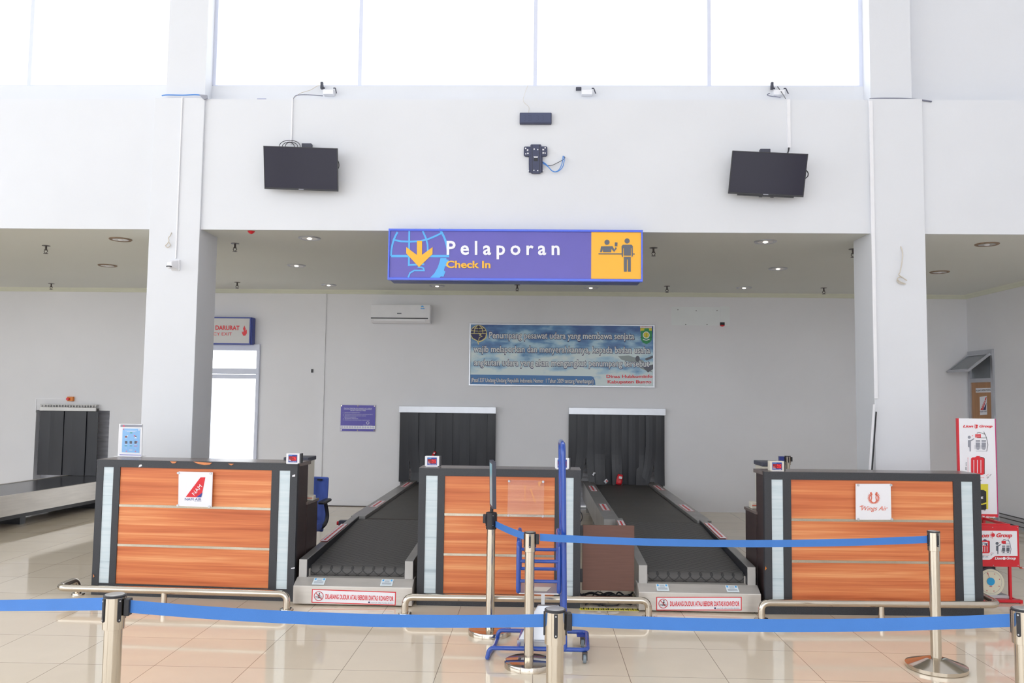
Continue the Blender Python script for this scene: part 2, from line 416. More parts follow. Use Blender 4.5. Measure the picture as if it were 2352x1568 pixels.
struct('wall_right', MB().box(XR, XR+.2, -14, YB+.2, 0, 9.2), back_m)
struct('wall_upper', MB().box(3.77, XR, YW, YW+.15, 4.755, 9.2), wall_m)
struct('wall_left', MB().box(XL-.2, XL, -14, -11, 0, 9.2).box(XL-.2, XL, 6, YB+.2, 0, 9.2).box(XL-.2, XL, -11, 6, 0, .9).box(XL-.2, XL, -11, 6, 7.5, 9.2), wall_m)
struct('ceiling_hall', MB().box(XL, XR, -14, YW+.15, 9.2, 9.35), wall_m)
struct('wall_entrance', wall_holes(MB(), XL, XR, 0, 9.2, [(XL+.5+i*4.1, XL+4.2+i*4.1, .3, 8.4) for i in range(5)], -14.2, -14), wall_m)
# pillars below and slimmer columns between the clerestory windows
for nm, x0, x1 in (('pillar_left', -3.955, -3.435), ('pillar_right', 3.305, 3.83)):
    struct(nm, MB().box(x0, x1, YF, YF+.47, 0, 4.757), wall_m, bevel=.004)
struct('column_left', MB().box(-3.885, -3.475, 8.3, YW+.12, 4.755, 9.2), wall_m)
struct('column_right', MB().box(3.36, 3.772, 8.3, YW+.12, 4.755, 9.2), wall_m)
# cornice
prof = [(0,0),(.075,0),(.06,-.02),(.045,-.03),(.02,-.055),(0,-.06)]
tb = MB(); tb.prism([(XL, YB-a, ZC+b) for a, b in prof], (XR-XL, 0, 0)); struct('trim_1', tb, cream_m)
tr = MB(); tr.prism([(XR-a, YF+.3, ZC+b) for a, b in prof], (0, YB-YF-.3, 0)); struct('trim_2', tr, cream_m)
bk_ = MB(); bk_.box(-4.40, -2.15, YB-.015, YB, .012, .09).box(-.62, .50, YB-.015, YB, .012, .09); bk_.mi = 1; bk_.box(-4.40, -2.15, YB-.018, YB, 0, .012)
struct('baseboard_back', bk_, [back_m, dark_lam], bevel=.002)
bb = MB(); bb.box(XR-.02, XR, YF, 12.2, 0, .16); bb.mi = 1
for z in (.035, .10, .152): bb.box(XR-.024, XR-.018, YF, 12.2, z, z+.012)
struct('baseboard_right', bb, [alu, blackp])
struct('trim_3', MB().box(-3.385, -3.355, YB-.02, YB, .09, 3.34), back_m)        # flat cable cover down the back wall
# clerestory windows
def window(k, x0, x1, mull):
    t = thing('window_%d' % k, ((x0+x1)/2, YW, 4.985), None, None); t['kind'] = 'structure'
    f = MB(); f.box(x0, x1, YW-.02, YW+.05, 4.985, 5.0); f.box(x0, x1, YW-.02, YW+.05, 8.9, 8.95)
    for x in mull: f.box(x-.0195, x+.0195, YW-.021, YW+.05, 5.0, 8.9)
    build('window_frame', f, frame_m, t)
    g = MB(); g.box(x0+.01, x1-.01, YW+.012, YW+.018, 4.995, 8.92); build('window_pane', g, glass_m, t)
    return t
window(1, -3.47, 3.36, [-3.46, -1.902, -.046, 1.773, 3.34])
window(2, -11.2, -3.87, [-11.1, -9.2, -7.3, -5.462, -3.88])
struct('wall_top', MB().box(XL, 3.77, YW, YW+.15, 8.95, 9.2), wall_m)

# emergency door in the back wall: frame, transom and a leaf swung outwards
d = thing('door_1', (-4.935, YB, 0), None, None); d['kind'] = 'structure'
f = MB(); x0, x1, _, z1 = DOOR
f.box(x0, x0+.05, YB-.04, YB+.12, 0, z1); f.box(x1-.05, x1, YB-.04, YB+.12, 0, z1); f.box(x0, x1, YB-.05, YB+.12, z1-.1, z1)
zq = [at_y(540,v,YB).z for v in (846,858,860,869)]; f.box(x0, x1, YB-.05, YB+.12, zq[1], zq[0]); f.box(x0, x1, YB-.02, YB+.12, zq[3], zq[2])
build('door_frame', f, frame_m, d, bevel=.004)
build('transom_pane', MB().box(x0+.04, x1-.04, YB+.04, YB+.046, zq[0], z1-.1), glass_m, d)
lf = build('door_leaf', MB().box(x0+.02, x0+.06, YB+.14, YB+1.05, .02, 1.98), frame_m, d)
hg = MB()
for z in (.5, 1.15, 1.7): hg.cyl((x0+.06, YB+.13, z), (x0+.06, YB+.13, z+.07), .012, 8)
build('hinge', hg, alu, lf)

# veneered door with an open awning light in the right wall
d = thing('door_2', (XR, 12.6, 0), None, None); d['kind'] = 'structure'
y0, y1 = 12.26, 12.95
f = MB(); f.box(XR-.03, XR+.01, y0, y0+.06, 0, 2.52); f.box(XR-.03, XR+.01, y1-.06, y1, 0, 2.52); f.box(XR-.03, XR+.01, y0, y1, 2.46, 2.52); f.box(XR-.03, XR+.01, y0, y1, 2.04, 2.10)
build('door_frame', f, alu, d)
build('transom_opening', MB().box(XR-.004, XR+.002, y0+.05, y1-.05, 2.1, 2.46), frost, d)
build('door_leaf', MB().box(XR-.012, XR+.002, y0+.05, y1-.05, .01, 2.04), door_m, d)
A = MB(); T = Matrix.Translation((XR-.03, 0, 2.44)) @ Matrix.Rotation(math.radians(52), 4, 'Y'); A.T = T
for q in ((0,.03,y0+.03,y0+.06),(0,.03,y1-.06,y1-.03)): A.box(-.03, 0, q[2], q[3], -.38, 0)
A.box(-.03, 0, y0+.03, y1-.03, -.03, 0); A.box(-.03, 0, y0+.03, y1-.03, -.41, -.38)
aw = build('awning_sash', A, alu, d)
B = MB(T); B.box(-.018, -.012, y0+.06, y1-.06, -.38, -.03); build('awning_pane', B, frost, aw)
PD = Pl((XR-.014, 0, 0), (-1, 0, 0))
sg = thing('door_sign', PD.at(2260, 897), 'small white FLIGHT OPERATIONS plate on the veneered door', 'sign')
build('plate', MB().rect(PD, 2241, 891, 2276, 901, .004, .003), white_s, sg)
build('lettering', text(MB(), PD, 'FLIGHT OPERATIONS', 2242, 899, 2275, 897, 4.5, .006, .0), black_s, sg)
sg = thing('door_sticker', PD.at(2259, 930), 'upright white airline sticker with red and blue tail fin on the veneered door', 'sticker')
build('backing', MB().flat(PD, [(2250,911),(2266,909),(2267,952),(2251,953)], .003, .002), white_s, sg)
build('tail_fin', MB().flat(PD, [(2264,912),(2266,912),(2258,941),(2252,941)], .001, .0035), red_s, sg)
build('fin_corner', MB().flat(PD, [(2265.5,925),(2264,941),(2258,941)], .001, .0045), navy_s, sg)
build('lettering', text(MB(), PD, 'NAM AIR', 2251, 947, 2266.5, 946, 3.6, .004, .0), navy_s, sg)
build('fin_lettering', text(MB(), PD, 'NAM', 2257, 937, 2264, 919, 3, .006, .0), white_s, sg)

# ================================================================ CEILING FITTINGS
def fit(px, py): return at_z(px, py, ZC)
lamps = [((277,549),'with rusty rim nearest the left pillar, front of the left bay'),((247,609),'with rusty rim, behind another in the left bay'),
 ((711,546),'above the left counter, nearest the beam in its row'),((681,609),'above the left counter, middle of its row'),((755,654),'closest to the back wall, above the air conditioner side'),
 ((1004,656),'just below the left part of the big blue sign'),((1357,660),'just below the right part of the big blue sign'),((1709,660),'closest to the back wall, right of the sign'),
 ((1787,616),'second from the right pillar, middle of its row'),((1758,554),'right of the sign, nearest the beam'),((2267,560),'with rusty rim in the right bay, nearest the beam'),((2158,624),'with rusty rim beside the right pillar')]
def lamp_proto(rust):
    t = thing('downlight', (0,0,ZC), '', 'light', 'round downlights in the soffit')
    r = MB(); r.lathe([(.082,0),(.118,0),(.118,-.006),(.11,-.012),(.086,-.010),(.082,0)], n=32); build('rim', r, rust, t, local=True)
    c = MB(); c.lathe([(.083,-.009),(.07,-.004),(.03,-.002)], n=28); build('reflector', c, chrome, t, local=True)
    b = MB(); b.sphere((0,0,-.006), .03, 14, (1,1,.45)); build('bulb', b, bulb_m if rust is alu else white_p, t, local=True)
    return t
bulb_m = mat('bulb_highlight_glow', C(250,246,236), .3, emit=C(255,250,240), es=2.5)  # added glow imitates the white highlight seen in the reflectors
rust_m = mat('rusty_rim', C(150,128,108), .6, .3, noise=.3, nscale=30)
pa = lamp_proto(rust_m); pb = lamp_proto(alu); used = set()
for (p, txt) in lamps:
    src = pa if 'rusty' in txt else pb; q = fit(*p)
    lab = 'round recessed downlight ' + txt
    if id(src) not in used: used.add(id(src)); src.location = q; src['label'] = lab
    else: move_copy(src, q, 0, lab)
spr = [((106,568),'in the left bay, nearest the beam'),((118,655),'in the left bay, near the back wall'),((540,563),'right of the left pillar, nearest the beam'),((545,652),'right of the left pillar, near the cornice'),
 ((1188,658),'just below the middle of the blue sign'),((1501,573),'beside the right end of the blue sign'),((1532,661),'above the right end of the banner'),((1892,665),'near the cornice left of the right pillar'),((1959,576),'half hidden by the right pillar')]
sp = thing('sprinkler_head', (0,0,ZC), '', 'sprinkler', 'sprinkler heads under the soffit')
build('escutcheon', MB().lathe([(.012,-.006),(.045,-.003),(.045,0),(.01,0)], n=20), brass, sp, local=True)
b = MB(); b.cyl((0,0,-.004), (0,0,-.05), .011, 10); b.tube([(-.013,0,-.05),(-.02,0,-.065),(-.008,0,-.085),(0,0,-.088)], .004, 6); b.tube([(.013,0,-.05),(.02,0,-.065),(.008,0,-.085),(0,0,-.088)], .004, 6)
b.cyl((0,0,-.045),(0,0,-.055), .018, 10); build('frame', b, brass, sp, local=True)
build('deflector', MB().lathe([(.024,-.093),(.026,-.089),(.006,-.087)], n=14), brass, sp, local=True)
for i, (p, txt) in enumerate(spr):
    q = fit(p[0], p[1]-4); lab = 'small dark pendent sprinkler head ' + txt
    if i == 0: sp.location = q; sp['label'] = lab
    else: move_copy(sp, q, 0, lab)
q = fit(577, 531); build('ceiling_cap', MB().lathe([(.0,-.03),(.02,-.022),(.035,-.006),(.04,0)], q, 8), red_s, label='tiny red cap on the soffit right of the left pillar', cat='cap')

# ================================================================ FRONT OF THE BEAM
PB = PY(YF+.03)
# check-in sign under the beam
PS = PY(8.12)
a, b_ = PS.at(893, 527), PS.at(1476, 645)
X0, X1 = a.x, b_.x; ZT, ZB_ = 3.392, PS.at(1185, 644).z
sg = thing('checkin_sign', ((X0+X1)/2, 8.2, ZB_), 'long violet blue check-in sign with yellow pictogram end, hung under the white beam', 'sign')
build('housing', MB().box(X0+.02, X1-.02, 8.16, 8.36, ZB_-.006, ZT), nblue_m, sg, bevel=.004)
e = MB()
for q in ((X0, X1, ZT-.022, ZT), (X0, X1, ZB_-.004, ZB_+.02)): e.box(q[0], q[1], 8.105, 8.17, q[2], q[3])
e.box(X0, X0+.016, 8.105, 8.17, ZB_, ZT); e.box(X1-.016, X1, 8.105, 8.17, ZB_, ZT); build('frame', e, lblue_e, sg, bevel=.003)
build('face_panel', MB().box(X0+.015, X1-.015, 8.12, 8.162, ZB_+.018, ZT-.02), violet_s, sg)
def S5(x, y): return (880+x/3.856, 510+y/3.856)
g = MB()
def arc(cx, cy, rx, ry, a0, a1, n=14): return [S5(cx+rx*math.cos(math.radians(a0+(a1-a0)*k/n)), cy-ry*math.sin(math.radians(a0+(a1-a0)*k/n))) for k in range(n+1)]
g.stroke(PS, [S5(232,66),S5(228,380),S5(365,372)], 4.2, .002, .003)
g.stroke(PS, [S5(70,300),S5(585,300)], 5.6, .002, .003)
g.stroke(PS, arc(320,300,250,330,180,140) , 4.4, .002, .003); g.stroke(PS, arc(310,300,264,340,45,0), 5, .002, .003)
g.stroke(PS, [S5(345,66),S5(378,140),S5(394,200),S5(396,296)], 4, .002, .003)
g.stroke(PS, [S5(85,155),S5(160,170),S5(240,173),S5(330,168),S5(400,150),S5(460,125),S5(512,100)], 4.2, .002, .003)
g.flat(PS, [S5(508,318),S5(560,318),S5(560,330),S5(582,334),S5(566,392),S5(548,390),S5(538,428),S5(552,438),S5(534,484),S5(512,480),S5(498,492),S5(416,492),S5(455,452),S5(484,400),S5(500,350)], .002, .003)
g.stroke(PS, [S5(222,490),S5(238,450),S5(275,428),S5(362,428),S5(358,408),S5(335,398),S5(305,398)], 3.6, .002, .003)
build('globe_emblem', g, sky_s, sg)
g = MB(); g.flat(PS, [S5(299,166),S5(345,166),S5(344,290),S5(438,221),S5(437,282),S5(318,398),S5(205,277),S5(205,220),S5(299,290)], .003, .006); build('arrow', g, amber_s, sg)
build('lettering', text(MB(), PS, 'Pelaporan', 1025.7, 584, 1285.5, 584.6, 32, .007, .021, space=1.5), white_s, sg)
build('lettering', text(MB(), PS, 'Check In', 1024.5, 614.5, 1126.5, 615, 16.5, .008, .03), amber_s, sg, label='yellow lettering')
build('pictogram_panel', MB().rect(PS, 1358, 528.5, 1474, 640.5, .004, .004), amber_s, sg)
g = MB(); o_ = .008
g.disk(PS, *S5(1983,178), 5.9, t=.002, off=o_); g.disk(PS, *S5(2161,166), 5.9, t=.002, off=o_)
g.flat(PS, [S5(1930,214),S5(2032,212),S5(2048,244),S5(2060,220),S5(2070,232),S5(2046,264),S5(2022,236),S5(2020,266),S5(1948,266),S5(1945,240),S5(1936,266),S5(1920,266)], .002, o_)
g.flat(PS, [S5(2053,178),S5(2076,180),S5(2074,214),S5(2051,212)], .002, o_)
g.stroke(PS, [S5(1908,280),S5(2115,281)], 2.6, .002, o_); g.stroke(PS, [S5(2205,282),S5(2228,282)], 2.6, .002, o_)
g.flat(PS, [S5(2124,200),S5(2200,200),S5(2211,212),S5(2212,300),S5(2202,312),S5(2200,230),S5(2194,230),S5(2194,296),S5(2132,296),S5(2132,230),S5(2126,230),S5(2124,310),S5(2113,300),S5(2112,212)], .002, o_)
g.flat(PS, [S5(2132,306),S5(2193,306),S5(2193,438),S5(2168,438),S5(2167,330),S5(2159,330),S5(2158,438),S5(2133,438)], .002, o_)
build('pictogram', g, dgrey_s, sg)

# wall television sets
def tv(name, tl, tr, br, bl, yt, yb, label, dyr=0.0):
    P = [at_y(*tl, yt), at_y(*tr, yt+dyr), at_y(*br, yb+dyr), at_y(*bl, yb)]
    c = sum(P, Vector())/4; u = ((P[1]-P[0])+(P[2]-P[3])).normalized(); v = ((P[0]-P[3])+(P[1]-P[2])); v = v.normalized(); n = u.cross(v).normalized()*-1
    if n.y > 0: n = -n
    hw = ((P[1]-P[0]).length+(P[2]-P[3]).length)/4; hh = ((P[0]-P[3]).length+(P[1]-P[2]).length)/4
    t = thing(name, c, label, 'television', 'wall televisions')
    T = Matrix(((u.x,v.x,n.x,c.x),(u.y,v.y,n.y,c.y),(u.z,v.z,n.z,c.z),(0,0,0,1)))
    return t, T, hw, hh
def tv_parts(t, T, hw, hh, back):
    m = MB(T); m.box(-hw, hw, -hh, hh, -.02, -.004); m.box(-hw*.8, hw*.8, -hh*.75, hh*.7, -.05, -.02); build('casing', m, blackp, t, bevel=.003)
    m = MB(T)
    for q in ((-hw,hw,hh-.008,hh),(-hw,hw,-hh,-hh+.016),(-hw,-hw+.008,-hh,hh),(hw-.008,hw,-hh,hh)): m.box(*q, -.006, 0)
    bz = build('bezel', m, blackp, t, bevel=.001)
    build('screen', MB(T).box(-hw+.008, hw-.008, -hh+.016, hh-.008, -.005, -.002), screen_m, t)
    m = MB(T); m.box(-.025, .025, -hh+.004, -hh+.012, 0, .001); build('maker_badge', m, grey_s, t)
    # bracket from the set to the beam
    c = T.translation; z = c.z
    m = MB(); m.box(c.x-.12, c.x+.12, YF-.005, YF+.03, z+.02, z+.22); m.box(c.x-.03, c.x+.03, c.y+.03, YF+.03, z+.05, z+.12)
    m.box(c.x-.035, c.x+.065, YF-.02, YF+.03, hh*.98+z-.06, hh+z+.085); br = build('wall_bracket', m, darkg, t, bevel=.004)
    return br
t1, T, hw, hh = tv('television', (604,334), (776,341), (776,439), (608,434), 8.02, 8.10, 'black wall television on the left of the beam, glossy screen with reflections'); tv_parts(t1, T, hw, hh, None)
m = MB()
for k, (xa, ya, xb, yb, top) in enumerate([(641,335,690,333,322),(655,335,676,335,327),(648,335,684,333,326)]):
    m.tube([at_y((xa+xb)/2-(xb-xa)/2*math.cos(math.pi*j/12), ya+4-(ya+4-top)*math.sin(math.pi*j/12)**.8, 8.09+.1*math.sin(math.pi*j/12)) for j in range(13)], .0035, 6)
m.tube(smooth_path([at_y(774,364,8.1), at_y(778,374,8.12), at_y(778,384,8.12), at_y(774,391,8.1)]), .004, 6)
build('cable', m, cable_k, t1)
t2, T, hw, hh = tv('television', (1682,346), (1857,353), (1845,453), (1673,444), 8.02, 8.10, 'black wall television on the right of the beam, tilted sideways, matt screen', -.03); br = tv_parts(t2, T, hw, hh, None)
m = MB(T); m.box(-hw*.75, hw*.75, -hh-.012, -hh, -.03, -.006); m.box(-.06,-.03,-hh-.02,-hh,-.02,-.006); m.box(.05,.08,-hh-.02,-hh,-.02,-.006); build('speaker_bar', m, blackp, t2)
m = MB(); m.tube(smooth_path([at_y(1851,390,8.1), at_y(1856,397,8.12), at_y(1855,405,8.12), at_y(1849,410,8.1)]), .005, 6); m.tube(smooth_path([at_y(1812,339,8.19), at_y(1811,346,8.18), at_y(1808,354,8.12)]), .008, 6)
build('cable', m, cable_k, t2)
# cable ducts on the beam
def duct(pts, wd, label, m=wall_m, Y=YF+.03, d=.015):
    mb = MB()
    for (ax, ay), (bx, by) in zip(pts, pts[1:]):
        A, B = at_y(ax, ay, Y), at_y(bx, by, Y)
        if abs(B.z-A.z) > abs(B.x-A.x): x = (A.x+B.x)/2; mb.box(x-wd/2, x+wd/2, Y-d, Y, min(A.z,B.z), max(A.z,B.z))
        else: mb.box(min(A.x,B.x), max(A.x,B.x), Y-d, Y, (A.z+B.z)/2-wd/2, (A.z+B.z)/2+wd/2)
    return build('cable_duct', mb, m, label=label, cat='cable duct', bevel=.002)
duct([(673,226),(669,332)], .013, 'thin white cable duct running down to the left television', white_p)
duct([(1808,229),(1815,340)], .032, 'wide white cable duct running down to the right television', white_p)
duct([(418,224),(406,594)], .012, 'thin white conduit down the left pillar to the camera', white_p, YF)
duct([(2002,232),(2008,915)], .035, 'white cable duct along the corner of the right pillar', white_p, YF)
m = MB(); A, B = at_y(2008, 928, 8.16), at_y(1996.5, 1100, 8.16); B = A + (B-A)*(A.z/(A.z-B.z)); e = Vector((.020,0,0))
m.prism([A-e/2, A+e/2, B+e/2, B-e/2], (0, .012, 0)); m.mi = 1
ga, gb = at_y(2012,945,8.185), A+(B-A)*.8+Vector((.02,.02,0)); m.prism([ga, ga+e*.5, gb+e*.6, gb], (0,.01,0))  # black strip painted in for the shaded gap beside the leaning cover
build('loose_duct_cover', m, [white_p, blackp], label='loose white duct cover leaning at the foot of the right pillar', cat='duct cover')

# empty television mount with blue wires, and the digital clock
PM = PY(YF)
mt = thing('television_mount', at_y(1230, 398, YF+.03), 'empty dark television mount with cross plate in the middle of the beam', 'wall mount')
def q6(x, y): return (1160+x/8.711, 240+y/8.711)
m = MB(); m.flat(PM, [q6(508,810),q6(525,795),q6(710,795),q6(725,812),q6(725,1350),q6(700,1372),q6(540,1372),q6(508,1350)], .03, .01); m.flat(PM, [q6(475,1030),q6(752,1030),q6(752,1345),q6(475,1345)], .03, 0); build('back_plate', m, glare_black_p, mt, bevel=.002)
m = MB(); ear = [q6(375,860),q6(395,838),q6(512,840),q6(512,1030),q6(405,1030),q6(375,1010)]; m.flat(PM, ear, .03, .004)
m.flat(PM, [q6(718,836),q6(825,834),q6(848,855),q6(846,1010),q6(820,1028),q6(718,1028)], .03, .004); build('side_ear', m, glare_black_p, mt, bevel=.003)
m = MB()
for x, y, r in ((412,875,1.8),(415,985,1.4),(803,865,1.7),(803,970,1.4),(583,890,1.5),(655,900,1.5),(578,1315,1.4),(655,1320,1.4),(470,1320,1.3),(765,1318,1.3)): m.disk(PM, *q6(x,y), r, t=.004, off=.014, n=10)
for a_ in ((440,890,455,925),(445,960,462,990),(750,885,770,915),(752,950,770,980)): m.flat(PM, [q6(a_[0],a_[1]),q6(a_[2]+12,a_[1]+6),q6(a_[2]+8,a_[3]),q6(a_[0]-4,a_[3])], .004, .008)
m.flat(PM, [q6(570,1038),q6(662,1040),q6(650,1062),q6(582,1060)], .003, .013); build('bolt', m, white_p, mt)
m = MB(); m.flat(PM, [q6(575,1072),q6(655,1072),q6(655,1128),q6(575,1128)], .004, .013)
for x in (543, 692): m.stroke(PM, [q6(x,800),q6(x,1365)], .9, .003, .0115)
build('recess', m, blackp, mt)
wr = MB()
for pts in ([(740,1135),(830,1200),(930,1320),(1010,1345),(1090,1290),(1145,1160),(1160,1030)], [(735,1160),(850,1235),(960,1335),(1060,1335),(1150,1250),(1185,1120),(1175,1035)]):
    wr.tube(smooth_path([at_y(*q6(*p), YF-.02+.03*(i in (0,6))) for i, p in enumerate(pts)], 5), .0045, 6)
wires = build('wire_loop', wr, cable_b, label='blue wires looping from the empty television mount', cat='wire')
m = MB(); m.tube(smooth_path([at_y(*q6(*p), YF+.0) for p in ((740,1150),(840,1210),(920,1220),(1040,1170),(1185,1085),(1190,1040))], 5), .003, 6); build('dark_wire', m, cable_k, wires)
ck = thing('digital_clock', at_y(1230, 284, YF+.03), 'slim black digital wall clock above the empty television mount', 'clock')
A, B = at_y(1193.5, 272, YF-.01), at_y(1267, 272, YF-.01); zt, zb = at_y(1230, 259, YF-.01).z, at_y(1230, 284, YF-.01).z
build('housing', MB().box(A.x, B.x, YF-.02, YF+.03, zb, zt), glare_black_p, ck, bevel=.008, seg=3)
m = MB(); m.box(A.x+.008, B.x-.008, YF-.023, YF-.018, zb+.012, zt-.008); build('display', m, mat('glare_lifted_display', C(84,90,116), .3, spec=.2), ck)  # display colour carries the same painted glare as the housing
PK = PY(YF-.023); m = MB()
for i, x in enumerate((1203, 1213, 1217, 1232, 1244)):
    for yy in (265, 271, 277): m.stroke(PK, [(x, yy), (x+4, yy)], .8, .001, .001)
    for yy in (266, 272): m.stroke(PK, [(x+4.5, yy), (x+4.5, yy+4)], .8, .001, .001)
build('digit_segments', m, glare_black_p, ck)

# power adapters, sockets and wires on the ledge
ZL = 4.755
def ledge(px, Y=8.44): return at_y(px, 215, Y).x
ZA = at_y(750, 219, 8.44).z
def adapter(px, label, flip=1, tall=True):
    x = ledge(px); t = thing('power_adapter', (x, 8.44, ZA), label, 'power adapter', 'power adapters on the window ledge')
    build('socket_strip', MB().box(x-.02*1, x+.09*flip if flip > 0 else x+.09, 8.40, 8.47, ZA, ZA+.05), white_p, t, bevel=.004)
    m = MB()
    if tall: m.box(x-.05, x-.022, 8.40, 8.44, ZA+.06, ZA+.135); m.box(x-.024, x-.005, 8.41, 8.43, ZA+.065, ZA+.08)
    else: m.box(x-.08, x-.022, 8.40, 8.44, ZA+.05, ZA+.08)
    build('plug_body', m, darkg, t, bevel=.005)
    m = MB(); m.tube(smooth_path([(x+.085,8.42,ZA+.07),(x+.105,8.42,ZA+.07),(x+.115,8.41,ZA+.04),(x+.125,8.4,ZA+.01)]), .006, 7); build('plug_lead', m, darkg, t)
    return t
adapter(748, 'dark power adapter and white socket on the ledge above the left television')
adapter(1340, 'dark power adapter lying by a socket on the ledge right of the clock', tall=False)
adapter(1780, 'dark power adapter and white socket on the ledge above the right television')
def wire(name, pts, r, m, label, cat='cable', n=6):
    return build(name, MB().tube(smooth_path(pts, 5), r, n), m, label=label, cat=cat)
zl = lambda px, py, Y=8.3: at_y(px, py, Y)
wire('ledge_cable', [zl(674,226,8.21),zl(681,219),zl(700,217.5),zl(722,218.5),zl(741,220,8.4)], .005, cable_g, 'grey cable arching along the ledge to the left adapter')
wire('ledge_cable', [zl(674,226,8.21),zl(690,214,8.4),zl(712,207,8.42),zl(730,197,8.42),zl(741,196,8.42)], .0035, cable_w, 'pale wire rising from the left duct to the adapter')
wire('ledge_cable', [zl(1792,224,8.21),zl(1783,222,8.28),zl(1772,221,8.34),zl(1762,218,8.4),zl(1768,214,8.42)], .005, cable_g, 'grey cable curling from the right duct to the adapter')
wire('ledge_cable', [zl(1804,226,8.21),zl(1796,213,8.38),zl(1786,199,8.44)], .004, cable_k, 'dark wire running up from the right duct to the window')
wire('ledge_cable', [zl(372,219.5,8.25),zl(384,218,8.24),zl(420,218.5,8.22),zl(452,217.5,8.22),zl(474,221,8.22)], .007, cable_b, 'blue cable lying along the top of the left pillar')
wire('ledge_cable', [zl(1997,227,8.26),zl(2030,226,8.22),zl(2090,227,8.22),zl(2140,233,8.22)], .008, cable_g, 'grey cable lying along the top of the right pillar')
wire('hanging_thread', [zl(1213,260,8.21),zl(1215,246,8.21),zl(1202,232,8.21),zl(1207,210,8.4),zl(1213,195,8.44)], .002, cable_w, 'thin pale wire trailing up from the digital clock', 'wire')
x = ledge(604, 8.3); build('tape_stub', MB().box(x-.05, x+.045, 8.27, 8.3, ZL, ZL+.02), nblue_m, label='small dark blue bar lying on the ledge left of the adapter', cat='bar')
m = MB(); P_ = at_y(468, 221, 8.19)
m.prism([P_+Vector(v) for v in ((-.05,0,.02),(.03,0,.015),(.035,0,-.02),(.0,0,-.035),(-.02,0,-.015))], (0,.02,0)); build('tape_patch', m, grey_s, label='crumpled grey tape at the top corner of the left pillar', cat='tape')
# wire tufts on the pillars and the camera
wire('bare_wire', [at_y(*p, YF-d) for p, d in (((394,534),0),((391,541),.02),((387,546),.03),((388,553),.03),((384,560),.03),((380,564),.02),((385,568),.02),((391,563),.02),((388,556),.03))], .0045, cable_w, 'short curled white wires sticking out of the left pillar', 'wire')
wire('bare_wire', [at_y(*p, YF-d) for p, d in (((2069,566),0),((2073,580),.03),((2072,600),.05),((2067,625),.05),((2064,630),.05),((2073,637),.05),((2083,644),.04),((2070,636),.04),((2061,640),.04),((2068,647),.03),((2080,652),.03),((2066,650),.02),((2060,643),.02))], .0055, cable_w, 'long coiled white wire hanging from the right pillar', 'wire')
cm = thing('dome_camera', at_y(398, 621, YF), 'small white security camera on the left pillar', 'camera')
PP = PY(YF)
m = MB(); m.flat(PP, [(392,597),(412,596),(412,621),(393,621)], .02, .02); build('back_plate', m, white_p, cm, bevel=.004)
m = MB(); a = [PP.at(*p, .02) for p in ((392,597),(410,597),(410,620),(394,620))]; b2 = [PP.at(*p, .11) for p in ((383,602),(394,600),(395,612),(384,612))]; m.hexa(a, b2); build('housing', m, white_p, cm, bevel=.006)
m = MB(); c = PP.at(389, 611, .10); m.cyl(c, c-Vector((0,0,.008)), .03, 18); build('dark_ring', m, blackp, cm)
m = MB(); m.sphere(c-Vector((0,0,.008)), .02, 14); build('lens_dome', m, white_p, cm)

# ================================================================ BACK WALL
PW = PY(YB)
ac = thing('air_conditioner', at_y(920, 741, YB), 'white split air conditioner high on the back wall', 'air conditioner')
PA = PY(12.80); A, B = PA.at(851.5, 720), PA.at(988, 720); zt, zb = PA.at(920, 699).z, PA.at(920, 741).z
m = MB(); m.prism([(A.x,12.8,zt),(A.x,12.79,zb+.05),(A.x,12.84,zb),(A.x,YB,zb),(A.x,YB,zt)], (B.x-A.x,0,0)); build('casing', m, white_p, ac, bevel=.012, seg=3)
build('louvre_slot', MB().box(A.x+.006, B.x-.03, 12.784, 12.80, zb+.062, zb+.078), blackp, ac)
build('air_flap', MB().box(A.x+.05, B.x-.07, 12.79, 12.81, zb+.022, zb+.054), white_p, ac, bevel=.003)
PA2 = PY(12.789)
m = MB(); m.rect(PA2, 912, 718.5, 922, 720.5, .002, .003); build('maker_badge', m, dgrey_s, ac)
m = MB(); m.disk(PA2, 970, 704.5, 3, t=.002, off=.012, n=14, a0=-20, a1=200); m.rect(PA2, 966, 707.5, 975, 709.5, .002, .012); build('energy_sticker', m, sky_s, ac)

# banner
bn = thing('wall_banner', at_y(1290, 887, YB), 'wide framed sky blue banner with white Indonesian text on the back wall', 'banner')
PQ = PY(YB-.03)
def q4(x, y): return (1060+x/5.113, 730+y/5.113)
A, B = PQ.at(*q4(90,430)), PQ.at(*q4(2268,440)); zt, zb = PQ.at(*q4(1180,72)).z, PQ.at(*q4(1180,806)).z
m = MB()
for q in ((A.x,B.x,zt-.022,zt),(A.x,B.x,zb,zb+.022),(A.x,A.x+.022,zb,zt),(B.x-.022,B.x,zb,zt)): m.box(q[0], q[1], YB-.04, YB, q[2], q[3])
build('frame', m, alu, bn, bevel=.003)
build('print_sheet', MB().box(A.x+.02, B.x-.02, YB-.03, YB-.005, zb+.02, zt-.02), skyprint, bn)
lines = [('Penumpang pesawat udara yang membawa senjata', 325,238,2028,250, 78), ('wajib melaporkan dan menyerahkannya, kepada badan usaha', 140,398,2215,412, 76), ('angkutan udara yang akan mengangkut penumpang tersebut', 148,556,2205,572, 76)]
banner_w = mat('banner_white_print', C(226,230,232), .4)
for s_, xa, ya, xb, yb, cap in lines:
    k = text(MB(), PQ, s_, *q4(xa-6,ya+3), *q4(xb+6,yb+3), (cap+6)/5.113, .003, .05); m = text(MB(), PQ, s_, *q4(xa,ya), *q4(xb,yb), cap/5.113, .006, .016); build('text_outline', k, navy_s, bn); build('lettering', m, banner_w, bn)
s_ = '(Pasal 337 Undang-Undang Republik Indonesia Nomor  1 Tahun 2009 tentang Penerbangan)'
